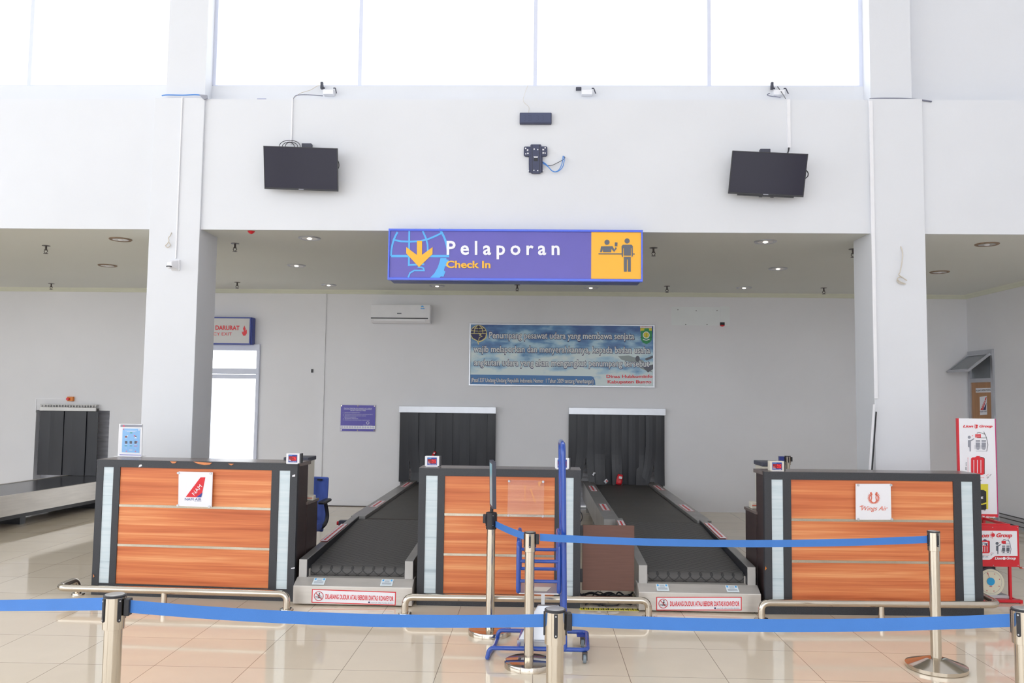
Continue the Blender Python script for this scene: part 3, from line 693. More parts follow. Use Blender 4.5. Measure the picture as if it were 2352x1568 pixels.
m2 = MB(); m2.flat(PQ, [q4(104,664),q4(1520,682),q4(1550,694),q4(1566,730),q4(1573,786),q4(104,780)], .002, .003); build('caption_band', m2, mat('mid_blue_print', C(72,126,186), .4, noise=.03), bn)
k = text(MB(), PQ, s_, *q4(110,753), *q4(1552,769), 56/5.113, .006, .045); m = text(MB(), PQ, s_, *q4(113,751), *q4(1549,767), 52/5.113, .009, .012)
build('text_outline', k, navy_s, bn); build('lettering', m, banner_w, bn)
for s_, xa, ya, xb, yb in (('Dinas Hubkominfo', 1702,703,2243,702), ('Kabupaten Bungo', 1716,766,2230,766)):
    k = text(MB(), PQ, s_, *q4(xa-3,ya+3), *q4(xb+3,yb+3), 44/5.113, .004, .06); m = text(MB(), PQ, s_, *q4(xa,ya), *q4(xb,yb), 38/5.113, .007, .02)
    build('text_outline', k, white_s, bn); build('lettering', m, red_s, bn, label='red lettering')
# airliner printed at the lower right
m = MB(); m.flat(PQ, [q4(1840,450),q4(1960,440),q4(2060,470),q4(2130,500),q4(2245,640),q4(2120,600),q4(1990,520),q4(1880,490)], .001, .0015); build('aircraft_print', m, mat('pale_aircraft_print', C(150,162,164), .4), bn)
m = MB(); m.disk(PQ, *q4(2068,480), 5, 7, t=.001, off=.002, n=16); m.flat(PQ, [q4(2150,480),q4(2246,440),q4(2248,470),q4(2175,500)], .001, .002); m.flat(PQ, [q4(2130,580),q4(2250,545),q4(2250,600),q4(2190,640)], .001, .002); build('aircraft_engine', m, dgrey_s, bn)
def emblem(mb_d, mb_l, pl, cx, cy, r, off):
    mb_d.disk(pl, cx, cy, r, t=.001, off=off, n=24, a0=0, a1=180); mb_d.flat(pl, [(cx-r, cy+.5),(cx+r, cy+.5),(cx+r*.8, cy+r*.55),(cx+r*.1, cy+r*.95),(cx, cy+r*1.2),(cx-r*.12, cy+r*.9),(cx-r*.75,cy+r*.55)], .001, off)
    o2 = off+.002
    for rx in (r, r*.55, .01): mb_l.stroke(pl, [(cx+rx*math.cos(math.radians(a)), cy-r*math.sin(math.radians(a))) for a in range(0, 181, 15)], r*.07, .001, o2)
    for f, h in ((1,0),(.93,-.36),(.7,-.7)): mb_l.stroke(pl, [(cx-r*f, cy+r*h),(cx, cy+r*(h+.08*(h<0))),(cx+r*f, cy+r*h)], r*.07, .001, o2)
    mb_l.stroke(pl, [(cx-r*1.0,cy+r*.12),(cx-r*.75,cy+r*.6),(cx-r*.1,cy+r*.95),(cx,cy+r*1.35)], r*.11, .001, o2)
    mb_l.stroke(pl, [(cx+r,cy),(cx+r*.9,cy+r*.5),(cx+r*.5,cy+r*.88),(cx,cy+r*1.02)], r*.14, .001, o2)
    mb_l.stroke(pl, [(cx,cy),(cx+r*.3,cy+r*.12),(cx+r*.12,cy+r*.22),(cx+r*.45,cy+r*.35),(cx+r*.1,cy+r*.5),(cx,cy+r*.9)], r*.08, .001, o2)
a, b2 = MB(), MB(); emblem(a, b2, PQ, *q4(200,182), 18.5, .003); build('globe_emblem', a, navy_s, bn); build('emblem_lines', b2, cream_s, bn)
m = MB(); m.flat(PQ, [q4(2096,92),q4(2236,94),q4(2236,118),q4(2096,116)], .001, .003); build('crest_title_strip', m, white_s, bn)
build('crest_title', text(MB(), PQ, 'KABUPATEN BUNGO', *q4(2106,108), *q4(2232,110), 10/5.113, .005, .0), red_s, bn)
m = MB(); m.flat(PQ, [q4(2100,118),q4(2236,120),q4(2236,160),q4(2100,158)], .001, .003); build('crest_band', m, yellow_s, bn)
m = MB(); m.flat(PQ, [q4(2108,150),q4(2145,148),q4(2150,122),q4(2200,122),q4(2204,148),q4(2236,150),q4(2236,255),q4(2210,290),q4(2172,306),q4(2130,290),q4(2108,255)], .001, .0045); build('crest_shield', m, green_s, bn)
m = MB(); m.disk(PQ, *q4(2170,200), 8, t=.001, off=.006, n=20, hole=1.6); m.stroke(PQ, [q4(2132,252),q4(2170,262),q4(2208,250)], 1.6, .001, .006); build('crest_wreath', m, white_s, bn)
m = MB(); m.disk(PQ, *q4(2170,200), 6.2, t=.001, off=.006, n=18); build('crest_disk', m, yellow_s, bn)
m = MB()
for a_ in ((2100,228,2122,226),(2218,228,2238,226)): m.stroke(PQ, [q4(a_[0],a_[1]),q4(a_[2],a_[3])], .8, .001, .006)
for a_ in ((2142,156,2142,172),(2196,156,2196,172),(2142,264,2142,284),(2200,264,2200,284),(2170,180,2170,216),(2160,216,2180,216)): m.stroke(PQ, [q4(a_[0],a_[1]),q4(a_[2],a_[3])], .6, .001, .008)
build('crest_marks', m, black_s, bn)

# notice plaque
pl_ = thing('notice_plaque', at_y(822, 992, YB), 'small violet blue house rules plaque with white text on the back wall', 'sign')
PN = PY(YB-.02)
def q1(x, y): return (770+x/19.6, 920+y/19.6)
build('acrylic_back', MB().rect(PN, 781, 929, 863.5, 992, .012, -.004), acryl, pl_)
build('plate', MB().rect(PN, *q1(245,205), *q1(1795,1370), .006, 0), violet_s, pl_)
build('symbol_strip', MB().rect(PN, *q1(240,1125), *q1(1790,1265), .002, .0015), white_s, pl_)
m = MB()
for i in range(13): m.disk(PN, *q1(305+117*i, 1180+2*i), 1.9, t=.001, off=.003, n=12, hole=.5); m.stroke(PN, [q1(290+117*i,1190+2*i), q1(325+117*i,1192+2*i)], .5, .001, .003)
build('symbols', m, violet_s, pl_)
m = MB()
for s_, xa, ya, xb, yb, cap in (('TATA TERTIB DI MAKE UP AREA',385,362,1660,374,50),('SKEP/100/XI/1985',680,466,1370,470,52),('1.  JAGALAH KEBERSIHAN',350,552,1100,556,32),('2.  DILARANG DUDUK DIATAS CONVEYOR BELT',350,622,1690,636,32),('3.  KENAKAN PAS BANDARA SESUAI',350,688,1380,700,32),('PERUNTUKANNYA',415,752,940,756,32),('4.  DILARANG MEROKOK',350,818,1035,824,32),('5.  BUANGLAH SAMPAH PADA TEMPATNYA',350,880,1550,898,32),('UPBU MUARA BUNGO',1255,1100,1670,1112,22)):
    build('lettering', text(MB(), PN, s_, *q1(xa,ya), *q1(xb,yb), cap/19.6, .002, .0), white_s, pl_)
m.stroke(PN, [q1(390,378),q1(1645,400)], .5, .001, .002); m.disk(PN, *q1(1465,998), 3.4, t=.001, off=.002, n=16, hole=1)
build('underline_and_seal', m, white_s, pl_)
m = MB()
for x, y in ((285,225),(1020,232),(1765,245),(265,1310),(1000,1325),(1748,1335)): m.disk(PN, *q1(x,y), 1.4, t=.006, off=.005, n=10)
build('screw_cap', m, chrome, pl_)

# emergency exit light box over the door
ex = thing('exit_sign', at_y(540, 790, YB), 'emergency exit box with blue rim and red lettering above the open door', 'sign')
PE = PY(12.86); A = PE.at(575, 760); zt, zb = PE.at(530, 731).z, PE.at(530, 788).z; XE = A.x-1.35
def q44(x, y): return (x/3, 500+y/3)
m = MB(); m.box(XE-.02, A.x+.03, 12.86, YB, zb-.02, zt+.02); build('housing', m, nblue_m, ex, bevel=.01)
m = MB()
for q in ((XE-.02,A.x+.01,zt,zt+.02),(XE-.02,A.x+.01,zb-.02,zb),(XE-.02,XE,zb,zt),(A.x-.01,A.x+.01,zb,zt)): m.box(q[0],q[1],12.845,12.862,q[2],q[3])
build('rim', m, nblue_m, ex)
build('face_panel', MB().box(XE, A.x-.01, 12.85, 12.862, zb, zt), mat('pale_grey_panel', C(205,204,204), .35), ex)  # plain grey face without emission
PE2 = PY(12.85); m = MB()
a1 = q44(1650,773); text(m, PE2, 'DARURAT', *q44(1484,771), *a1, 10.2, .003, .03); text(m, PE2, 'PINTU', 445, 756.5, 488, 757, 10.2, .003, .03)
text(m, PE2, 'EMERGENCY EXIT', 438, 770, *q44(1598,811), 7.6, .003, .0)
build('lettering', m, red_s, ex)
m = MB(); m.flat(PE2, [q44(*p) for p in ((1684,742),(1692,765),(1690,778),(1700,770),(1701,795),(1690,812),(1676,812),(1668,796),(1667,780),(1674,790),(1680,778),(1674,765))], .001, .003); build('flame', m, red_s, ex)

# patched rectangle, red sounder, black tag
m = MB(); m.rect(PW, 1542, 705, 1654, 747, .003, .003); m.rect(PW, 1654.6, 703, 1676, 749, .003, .003); m.mi = 1
for x, y in ((1557,711),(1599,713.5),(1647,713),(1575,745),(1624,745)): m.disk(PW, x, y, 1, t=.002, off=.005, n=8)
build('cover_patch', m, [mat('patch_paint', C(232,236,238), .8, noise=.04, nscale=3), black_s], label='long pale rectangular patch with screw holes high on the back wall', cat='wall patch')
rs = thing('red_sounder', at_y(1659, 750, YB), 'tiny black and red fitting under the pale wall patch', 'sounder')
build('base', MB().rect(PW, 1654.5, 740, 1664.5, 746, .03, .03), blackp, rs); build('red_lens', MB().flat(PW, [(1655,745),(1664.5,745),(1664,748.5),(1660,749.5),(1655,748.5)], .03, .03), red_s, rs)
build('cable_tag', MB().rect(PW, 714.5, 847.5, 719, 855.5, .015, .015), blackp, label='tiny black tag on the wall left of the cable cover', cat='tag')
# emergency stop and its conduit
es_ = thing('emergency_stop', at_y(160, 921, YB), 'orange emergency stop box with red button above the left strip curtain', 'switch')
build('box', MB().rect(PW, 153.5, 910.5, 167, 921, .05, .05), orange_s, es_, bevel=.004)
P_ = PW.at(157, 916, .05); build('button', MB().cyl(P_, P_-Vector((0,.03,0)), .022, 14), red_s, es_)
A, B, D = PW.at(83,915), PW.at(153,914), PW.at(84.5,941)
build('conduit', MB().box(A.x, B.x, YB-.012, YB, A.z-.008, A.z+.008).box(A.x, A.x+.012, YB-.012, YB, D.z-.04, A.z), white_p, es_)

# strip curtains in the conveyor openings
def curtain(x0, x1, zt, zb, n, label, header, hx0, hx1, hz0, hz1, curls=(), hooks=False, gap=None):
    t = thing('strip_curtain', ((x0+x1)/2, YB, zb), label, 'strip curtain', 'black strip curtains')
    h = MB(); h.box(hx0, hx1, YB-.10, YB, hz0, hz1)
    if hooks:
        for k in range(20):
            x = hx0+(hx1-hx0)*(k+.5)/20; h.cyl((x, YB-.08, hz1), (x, YB-.08, hz1+.035), .012, 8)
        h.box(hx0, hx1, YB-.09, YB-.03, hz1+.03, hz1+.045)
    build('header', h, header, t, bevel=.003)
    w_ = (x1-x0)/n
    for k in range(n):
        if gap == k: continue
        cx = x0+w_*(k+.5); wd = w_*1.18; yy = YB-.05-(k % 2)*.018; cu = curls.get(k, (0,0)) if curls else (0,0)
        m = MB(); m.sm = True; rows = 14; ph = random.random()*6
        for i in range(rows+1):
            f = i/rows; z = zt-(zt-zb)*f; dx = cu[0]*max(0,f-.35)**2*2.4; dy = cu[1]*max(0,f-.5)**2*4 + .004*math.sin(ph+f*4)
            sk = 1-.5*abs(cu[0])*max(0,f-.5)*4 if cu[0] else 1; sk = max(sk, .45)
            for q in (-1, -.33, .33, 1):
                m.V((cx+dx+q*wd/2*sk, yy-dy-.003*(1-q*q), z))
        for i in range(rows):
            for q in range(3): a = i*4+q; m.F((a, a+1, a+5, a+4), False)
        o = build('strip', m, vinyl, t)
        so = o.modifiers.new('thickness', 'SOLIDIFY'); so.thickness = .003
    return t
c1 = curtain(-2.12, -.64, 1.49, .40, 11, 'black vinyl strip curtain behind the left check-in conveyor', alu, -2.143, -.626, 1.475, 1.575, {1:(.1,.02), 2:(-.1,.04), 3:(-.06,.02)})
c2 = curtain(.52, 1.98, 1.49, .40, 11, 'black vinyl strip curtain behind the right check-in conveyor, strips parted at both ends', alu, .507, 2.006, 1.48, 1.585, {1:(-.10,.02), 2:(.05,.05), 3:(.02,.08), 5:(.01,.08), 8:(-.03,.08), 9:(-.11,.05), 10:(.0,.03)})
c3 = curtain(-7.86, -6.95, 1.47, .42, 5, 'black strip curtain with hook rail over the far left baggage belt', steel_dull, -7.86, -6.95, 1.43, 1.49, {}, True)
# roller shutters behind the openings
def shutter(x0, x1, z1, label, m):
    t = MB()
    n = int((z1+.1)/.075)
    for k in range(n): z = .02+k*.075; t.prism([(x0-.1, YB+.22, z),(x0-.1, YB+.205, z+.035),(x0-.1, YB+.22, z+.075),(x0-.1, YB+.24, z+.075),(x0-.1, YB+.24, z)], (x1-x0+.2,0,0))
    return build('roller_shutter', t, m, label=label, cat='shutter')
shutter(-2.12, -.64, 1.52, 'grey slatted shutter behind the left check-in curtain', louvre_m)
shutter(.52, 1.98, 1.52, 'grey slatted shutter glimpsed between the right check-in curtain strips', louvre_m)
shutter(-7.97, -6.78, 1.44, 'grey slatted shutter beside the far left strip curtain', louvre_m)
# things caught in the curtains
def scrap(px, py, Y, w_, h_, m, label, tilt=.2, cat='wrapper', nm='wrapper'):
    c = at_y(px, py, Y); mb = MB(Matrix.Translation(c) @ Matrix.Rotation(tilt, 4, 'Y')); n = 5
    for j in range(n+1):
        for i in range(4): mb.V(((i/3-.5)*w_*(1-.3*abs(j/n-.5)), random.uniform(-.02,.02), (j/n-.5)*h_))
    for j in range(n):
        for i in range(3): a = j*4+i; mb.F((a, a+1, a+5, a+4), True)
    mb.mi = 1; mb.box(-w_*.2, w_*.3, -.03, -.024, h_*.1, h_*.32)
    o = build(nm, mb, m, label=label, cat=cat); so = o.modifiers.new('t', 'SOLIDIFY'); so.thickness = .004
    return o
scrap(1423, 1101, 12.82, .095, .16, [red_s, white_s], 'crumpled red and white bag tag caught in the right curtain')
scrap(996, 1043, 12.91, .04, .10, [red_s, white_s], 'red tag peeping above the counter in the left curtain', .5)
scrap(1392, 1105, 12.84, .05, .06, [white_s, red_s], 'small white and red scrap at the foot of the right curtain', .8)
scrap(1364, 1088, 12.84, .03, .05, [white_s, white_s], 'tiny white scrap stuck to a strip of the right curtain', .6)
# ================================================================ CHECK-IN COUNTERS
def desk(P0, P1, hL, hR, d_up, d_low, splits, label, key):
    """P0, P1 front corners on the floor; splits: widths across the front in metres"""
    P0 = Vector(P0); P1 = Vector(P1); u = P1-P0; wd = u.length; rz = math.atan2(u.y, u.x); h = (hL+hR)/2
    t = thing('checkin_counter', (P0+P1)/2, label, 'check-in counter', 'wood fronted check-in counters', rz)
    m = MB(Matrix.Translation((-wd/2, 0, 0))); e = splits     # e: edges 0..1 of posts, strips, wood
    X = [q*wd for q in e]
    base = .10
    b = MB(m.T); b.box(.012, wd-.012, .03, d_up, 0.0, h-.03); b.box(.004, wd-.004, d_up-.02, d_low, 0, .765)
    build('carcass', b, dark_lam, t, local=True)
    b = MB(m.T); b.box(-.004, wd+.004, d_up-.03, d_low+.02, .765, .79); build('worktop', b, counter_m, t, local=True, bevel=.003)
    b = MB(m.T)
    b.box(X[0], X[1], 0, .04, 0, h-.062); b.box(X[2], X[3], 0, .04, base-.02, h-.062); b.box(X[4], X[5], 0, .04, base-.02, h-.062); b.box(X[6], X[7], 0, .04, 0, h-.062)
    b.box(X[0], X[7], 0, .04, h-.062, h-.001); b.box(X[1], X[6], .002, .04, 0, base)
    build('front_frame', b, granite, t, local=True)
    b = MB(m.T); b.box(.0, wd, .003, d_up+.02, h-.03, h); b.box(-.003, wd+.003, .05, d_up+.03, h-.03, h+.0005); build('counter_top', b, counter_m, t, local=True)
    for a, c in ((1, 2), (5, 6)): build('marble_strip', MB(m.T).box(X[a]+.001, X[c]-.001, .006, .035, base, h-.064), marble, t, local=True)
    hw_ = (h-.064-base-.04)/3
    for k in range(3):
        z = base+k*(hw_+.02); build('wood_panel', MB(m.T).box(X[3]+.001, X[4]-.001, .008+.0*k, .035, z, z+hw_), wood, t, local=True)
        if k < 2: build('metal_inlay', MB(m.T).box(X[3]+.001, X[4]-.001, .004, .035, z+hw_, z+hw_+.02), inlay, t, local=True)
    return t, rz, wd, h
def fr(xs, a, b): return [(x-a)/(b-a) for x in xs]
dL, rzL, wL, hL_ = desk((-3.79,7.09,0), (-2.012,6.985,0), 1.158, 1.138, .31, .57, fr([222,238,262,277.5,629,646,671,687],222,687), 'left check-in counter with red tail fin plate, chipped top edge and orange wood front', 'L')
dC, rzC, wC, hC_ = desk((-.975,6.95,0), (.377,6.95,0), 1.128, 1.128, .26, .55, fr([960,976,1003.5,1020,1274,1299,1317,1333],960,1333), 'middle check-in counter with bare clear acrylic plate on its orange wood front', 'C')
dR, rzR, wR, hR_ = desk((1.872,6.88,0), (3.648,6.95,0), 1.142, 1.148, .26, .55, fr([1760,1776,1802,1820,2187,2205,2231,2249],1760,2249), 'right check-in counter with the winged airline plate on its orange wood front', 'R')
# chips in the laminate of the left counter
PLd = Pl((-3.79,7.09,0), (-.0613, -.9981, 0))
PRd = Pl((1.872,6.88,0), (.0394,-.9992,0)); PCd = PY(6.95)
chip_m = mat('bare_chipboard', C(222,142,92), .7, noise=.1, nscale=40)
for pts in ([(390,1059),(406,1060),(402,1063.5),(396,1064)], [(444,1060),(487,1062.5),(482,1066.5),(470,1067.5),(455,1065)], [(524,1064.5),(537,1065),(531,1068.5)], [(213.5,1318),(217,1323),(214,1326)]):
    build('laminate_chip', MB().flat(PLd, pts, .002, .006), chip_m, dL)
for pts in ([(320,1067),(325,1066),(326,1070),(318,1073)], [(671.5,1091),(678,1089),(678,1094),(671,1095)], [(668,1304),(677,1302.5),(677,1305),(669,1306)]):
    build('sticker_scrap', MB().flat(PLd, pts, .001, .002), white_s, dL)
m = MB(); m.flat(PRd, [(1758.5,1300),(1761,1305),(1759,1308),(1757,1309)], .002, .004); build('laminate_chip', m, orange_s, dR)

# plates on the fronts
def plate(pl, pts, label, m=white_s, name='airline_plate'):
    c = pl.at(sum(p[0] for p in pts)/4, max(p[1] for p in pts), .02)
    t = thing(name, c, label, 'sign', 'square plates on the counter fronts')
    build('board', MB().flat(pl, pts, .008, .022), m, t, bevel=.001)
    b = MB(); cx = sum(p[0] for p in pts)/4; cy = sum(p[1] for p in pts)/4
    for x, y in pts:
        p = pl.at(x+(cx-x)*.06, y+(cy-y)*.06, 0); b.cyl(p, p+pl.n*.030, .0095, 14)
    build('standoff_screw', b, alu, t); return t
def q0(x, y): return (x/3.92, 900+y/3.92)
n1 = plate(PLd, [q0(1608,716), q0(1915,722), q0(1905,1038), q0(1604,1026)], 'square white airline plate with red tail fin logo on the left counter')
o_ = .024
build('tail_fin', MB().flat(PLd, [q0(1805,768), q0(1848,768), q0(1812,948), q0(1672,944)], .001, o_), red_s, n1)
build('fin_corner', MB().flat(PLd, [q0(1822,905), q0(1812,948), q0(1768,946)], .001, o_+.001), nblue_m, n1)
build('fin_lettering', text(MB(), PLd, 'NAM', *q0(1750,932), *q0(1822,852), 9, o_+.003, .0), white_s, n1)
build('lettering', text(text(MB(), PLd, 'NAM AIR', *q0(1664,975), *q0(1812,978), 6.2, o_, .0), PLd, 'airline', *q0(1750,986), *q0(1812,987), 1.2, o_, .0), nblue_m, n1)
def q5(x, y): return (1852+x/4.612, 900+y/4.612)
n2 = plate(PRd, [q5(524,972), q5(894,972), q5(902,1354), q5(526,1354)], 'square white airline plate with red wings logo on the right counter')
m = MB()
for sgn in (-1, 1):
    cx = 715
    pts = [(cx+sgn*x, y) for x, y in ((24,1060),(38,1062),(34,1090),(26,1115),(34,1140),(30,1165),(12,1180),(0,1182),(0,1172),(14,1166),(24,1150),(18,1120),(22,1092))]
    m.flat(PRd, [q5(*p) for p in pts], .001, o_)
    for k in range(11):
        a = math.radians(-82+k*14.5); r0 = 36+k*.6; r1 = 62+k*1.6; ca = (cx, 1128); sw = .30-.02*k
        if k > 8: r0 -= 3; r1 -= 2*(k-8)
        def pt(r, g): return q5(ca[0]+sgn*r*math.cos(g), ca[1]-r*1.05*math.sin(g))
        m.flat(PRd, [pt(r0, a-.10), pt(r0+12, a-.10+sw*.35), pt(r1, a+sw), pt(r0+14, a+.12+sw*.3), pt(r0, a+.10)], .001, o_+.0002*(k % 3))
build('wings_logo', m, salmon_s, n2)
m = MB(); text(m, PRd, 'Wings Air', *q5(568,1254), *q5(852,1254), 10.5, o_, .005, .38); m.stroke(PRd, [q5(566,1215), q5(585,1206), q5(606,1206)], 1.6, .001, o_); build('lettering', m, salmon_s, n2)
n3 = plate(PCd, [(1167,1101.5), (1250,1103), (1249,1187), (1165,1185)], 'clear empty acrylic plate with four screws on the middle counter', acryl)
m = MB(); m.flat(PCd, [(1217,1122),(1220,1122),(1231,1155),(1228,1153)], .0005, .019); m.flat(PCd, [(1236,1106),(1246,1104),(1240,1114),(1241,1120),(1236,1113)], .0005, .019); m.flat(PCd, [(1205,1115),(1207,1115),(1206,1152),(1205,1150)], .0005, .019)
build('glue_mark', m, mat('old_glue', C(232,160,90), .3), n3)

# things standing on the counters
ds = thing('leaflet_stand', at_z(300, 1048, 1.151), 'white upright stand with light blue leaflet at the left end of the left counter', 'sign stand')
PF = PY(at_z(300, 1048, 1.151).y)
def q7(x, y): return (260+x/15.675, 960+y/15.675)
build('holder', MB().flat(PF, [q7(205,205), q7(1050,222), q7(1022,1425), q7(158,1400)], .012, 0), white_p, ds, bevel=.002)
b = MB(); p = PF.at(298, 1048); b.box(p.x-.14, p.x+.11, p.y-.02, p.y+.09, 1.150, 1.153); build('foot', b, white_p, ds)
build('header_band', MB().flat(PF, [q7(265,228), q7(1045,240), q7(1040,325), q7(262,312)], .001, .002), grey_s, ds)
build('leaflet', MB().flat(PF, [q7(340,368), q7(970,378), q7(940,1248), q7(308,1225)], .001, .002), pblue_s, ds)
build('footer_line', MB().flat(PF, [q7(230,1305), q7(1008,1325), q7(1006,1342), q7(230,1325)], .001, .002), violet_s, ds)
a, b, c, d_, e = MB(), MB(), MB(), MB(), MB()
for x, y, w2, h2, k in ((460,670,70,60,a),(812,655,60,35,b),(812,690,60,30,e),(462,865,80,80,b),(632,865,80,80,b),(802,865,80,80,b),(465,905,80,14,a),(632,905,80,14,a),(802,905,80,14,a),(648,528,80,26,c),(455,992,80,16,c),(635,995,80,16,c),(810,1000,125,18,d_),(475,1188,45,26,d_),(800,1192,45,26,d_),(375,400,40,40,d_),(765,635,44,44,d_),(850,852,50,24,d_),(520,635,40,34,e),(375,280,60,70,d_)):
    k.flat(PF, [q7(x-w2/2,y-h2/2), q7(x+w2/2,y-h2/2), q7(x+w2/2,y+h2/2), q7(x-w2/2,y+h2/2)], .001, .004)
for x, y, w2 in ((640,458,440),(650,492,300),(468,720,90),(808,728,100),(465,945,90),(640,945,90),(808,948,90),(630,1130,120),(630,1162,110),(468,1070,50),(808,1076,60)): e.flat(PF, [q7(x-w2/2,y-5), q7(x+w2/2,y-5), q7(x+w2/2,y+5), q7(x-w2/2,y+5)], .001, .004)
e.disk(PF, *q7(930,420), 1.8, t=.001, off=.004, n=12)
build('leaflet_picture', a, mat('brown_print', C(150,90,80), .5), ds); build('leaflet_icon', b, dgrey_s, ds); build('leaflet_green', c, green_s, ds); build('leaflet_red', d_, mat('pink_print', C(226,110,140), .5), ds); build('leaflet_text', e, white_s, ds)

def display(cx, y0, y1, wd_px, zt, label, rz=0, base_px=None, face=white_p):
    p = at_z(cx, y1, zt); s_ = p.y/F_PX; w2 = wd_px*s_; h2 = (y1-y0)*s_*1.0
    t = thing('weight_display', p, label, 'weight display', 'weight displays on the counters', rz)
    build('casing', MB().box(-w2/2, w2/2, -.01, .045, .004, h2), face, t, local=True, bevel=.004)
    build('foot', MB().box(-w2*.42, w2*.42, -.03, .07, 0, .006), white_p, t, local=True)
    build('side_cover', MB().box(w2/2, w2/2+.012, .0, .05, .004, h2), blackp, t, local=True)
    build('bezel', MB().box(-w2*.33, w2*.33, -.012, -.008, h2*.14, h2*.88), nblue_m, t, local=True)
    build('led_window', MB().box(-w2*.29, w2*.29, -.014, -.011, h2*.30, h2*.72), glow_r, t, local=True)
    b = MB()
    for q in range(7): b.box(-w2*.29+q*w2*.085, -w2*.29+q*w2*.085+w2*.04, -.014, -.011, h2*.18, h2*.21)
    b.box(-w2*.29, -w2*.18, -.0155, -.0135, h2*.42, h2*.45); b.box(-w2*.29, -w2*.12, -.0155, -.0135, h2*.30, h2*.34); build('markings', b, white_s, t, local=True)
    build('brand_strip', MB().box(-w2*.29, -w2*.05, -.014, -.011, h2*.78, h2*.83), sky_s, t, local=True)
    b = MB()
    for q, ds_ in enumerate(((1,1,0,1,1),(1,0,1,1,1),(1,1,1,0,1))):
        x = w2*(.0+.1*q)
        for j, on in enumerate(ds_):
            if on: b.box(x, x+w2*.05, -.0155, -.0135, h2*(.36+.07*j), h2*(.375+.07*j))
    build('digits', b, mat('red_digit_glow', C(255,50,60), .5, emit=C(255,40,50), es=1.2) if 'red_digit_glow' not in bpy.data.materials else bpy.data.materials['red_digit_glow'], t, local=True)
    return t
display(673, 1041, 1064.5, 31, 1.151, 'white weight display with red digits at the right end of the left counter')
display(992.5, 1047.5, 1071, 33, 1.131, 'white weight display with red digits at the left end of the middle counter')
display(1291, 1052.5, 1077, 32, 1.131, 'weight display behind the blue trolley pole on the middle counter')
display(1784, 1059, 1082, 33, 1.142, 'grey weight display with bright red window on the right counter', .05, face=cream_p)
for (xa, xb, yt, Y, side, label) in ((655, 712, 1049, 7.40, 1, 'dark topped machine standing behind the left counter'), (1746, 1800, 1060.5, 7.30, -1, 'dark topped machine standing behind the right counter')):
    A, B = at_y(xa, yt, Y), at_y(xb, yt, Y)
    t = thing('desk_printer', ((A.x+B.x)/2, Y+.1, .79), label, 'printer')
    build('body', MB().box(A.x+.01, B.x-.01, Y-.04, Y+.2, .79, A.z-.035), cream_p, t, bevel=.004); build('lid', MB().box(A.x, B.x, Y-.05, Y+.22, A.z-.035, A.z), darkg, t, bevel=.006)
for (x0, y0, x1, y1, Y, label, z0) in ((707,1137,722.5,1152,7.42,'small beige box on the low worktop of the left counter', .79),(1723,1152,1737.5,1169,7.34,'small white paper roll box on the low worktop of the right counter', .79)):
    A, B = at_y(x0, y1, Y), at_y(x1, y0, Y); t = thing('small_box', ((A.x+B.x)/2, Y, z0), label, 'box')
    build('body', MB().box(A.x, B.x, Y-.05, Y+.05, z0, B.z), cream_p, t, bevel=.006); build('stripe', MB().box(A.x+.005, B.x-.005, Y-.052, Y-.048, z0+(B.z-z0)*.45, z0+(B.z-z0)*.6), salmon_s, t)

# ================================================================ CONVEYORS
def warn_plate(pl, x0, y0, x1, y1, parent, sx):
    """red bordered notice; corners given by its left and right ends"""
    t = thing('warning_notice', pl.at((x0+x1)/2, max(y0,y1)+17, .004), 'white red-bordered warning notice on the end of the %s conveyor' % sx, 'sign', 'warning notices on the conveyor ends')
    h = 15.5; u = ((x1-x0), (y1-y0)); L = math.hypot(*u); ux, uy = u[0]/L, u[1]/L
    def q(a, b): return (x0+ux*a-uy*b, y0+uy*a+ux*b)
    def quad(mb, a0, b0, a1, b1, off): mb.flat(pl, [q(a0,b0), q(a1,b0), q(a1,b1), q(a0,b1)], .001, off)
    m = MB(); quad(m, 0, -h, L, h, .0025); build('border', m, red_s, t)
    m = MB(); quad(m, 2, -h+2, L-2, h-2, .004); build('sheet', m, white_s, t)
    m = MB(); c = q(16, 0); m.disk(pl, *c, 11, t=.001, off=.006, n=24, hole=1.3); m.stroke(pl, [q(8.5,-7.5), q(23.5,7.5)], 1.4, .001, .0075); build('prohibition_ring', m, mat('dark_red_print', C(196,36,44), .4) if 'dark_red_print' not in bpy.data.materials else bpy.data.materials['dark_red_print'], t)
    m = MB(); m.disk(pl, *q(17.5,-6.5), 1.5, t=.001, off=.006, n=10); m.stroke(pl, [q(17,-4.5), q(16.5,.5), q(19,4)], 2, .001, .006); m.stroke(pl, [q(16.5,.5), q(14.5,5)], 1.3, .001, .006); m.stroke(pl, [q(14,-1), q(17,-4), q(20,-1)], 1, .001, .006)
    m.stroke(pl, [q(8,1.5), q(24,1.5)], 1, .001, .006); m.stroke(pl, [q(8,4.5), q(24,4.5)], .6, .001, .006); build('pictogram', m, black_s, t)
    m = MB(); a, b = q(31.5, 5.5), q(L-5, 5.5); text(m, pl, 'DILARANG DUDUK ATAU BERDIRI DIATAS KONVEYOR', *a, *b, 11, .006, .02); build('lettering', m, red_s, t)
    m = MB(); a, b = q(L-57, 12.5), q(L-5, 12.2); text(m, pl, 'KANTOR UPBU MUARA BUNGO', *a, *b, 3.3, .006, .0); build('small_lettering', m, grey_s, t)
    m = MB(); m.disk(pl, *q(L-61, 10.6), 2.1, t=.001, off=.006, n=14); build('round_emblem', m, navy_s, t)
    return t
label_m = [white_s, red_s, grey_s]
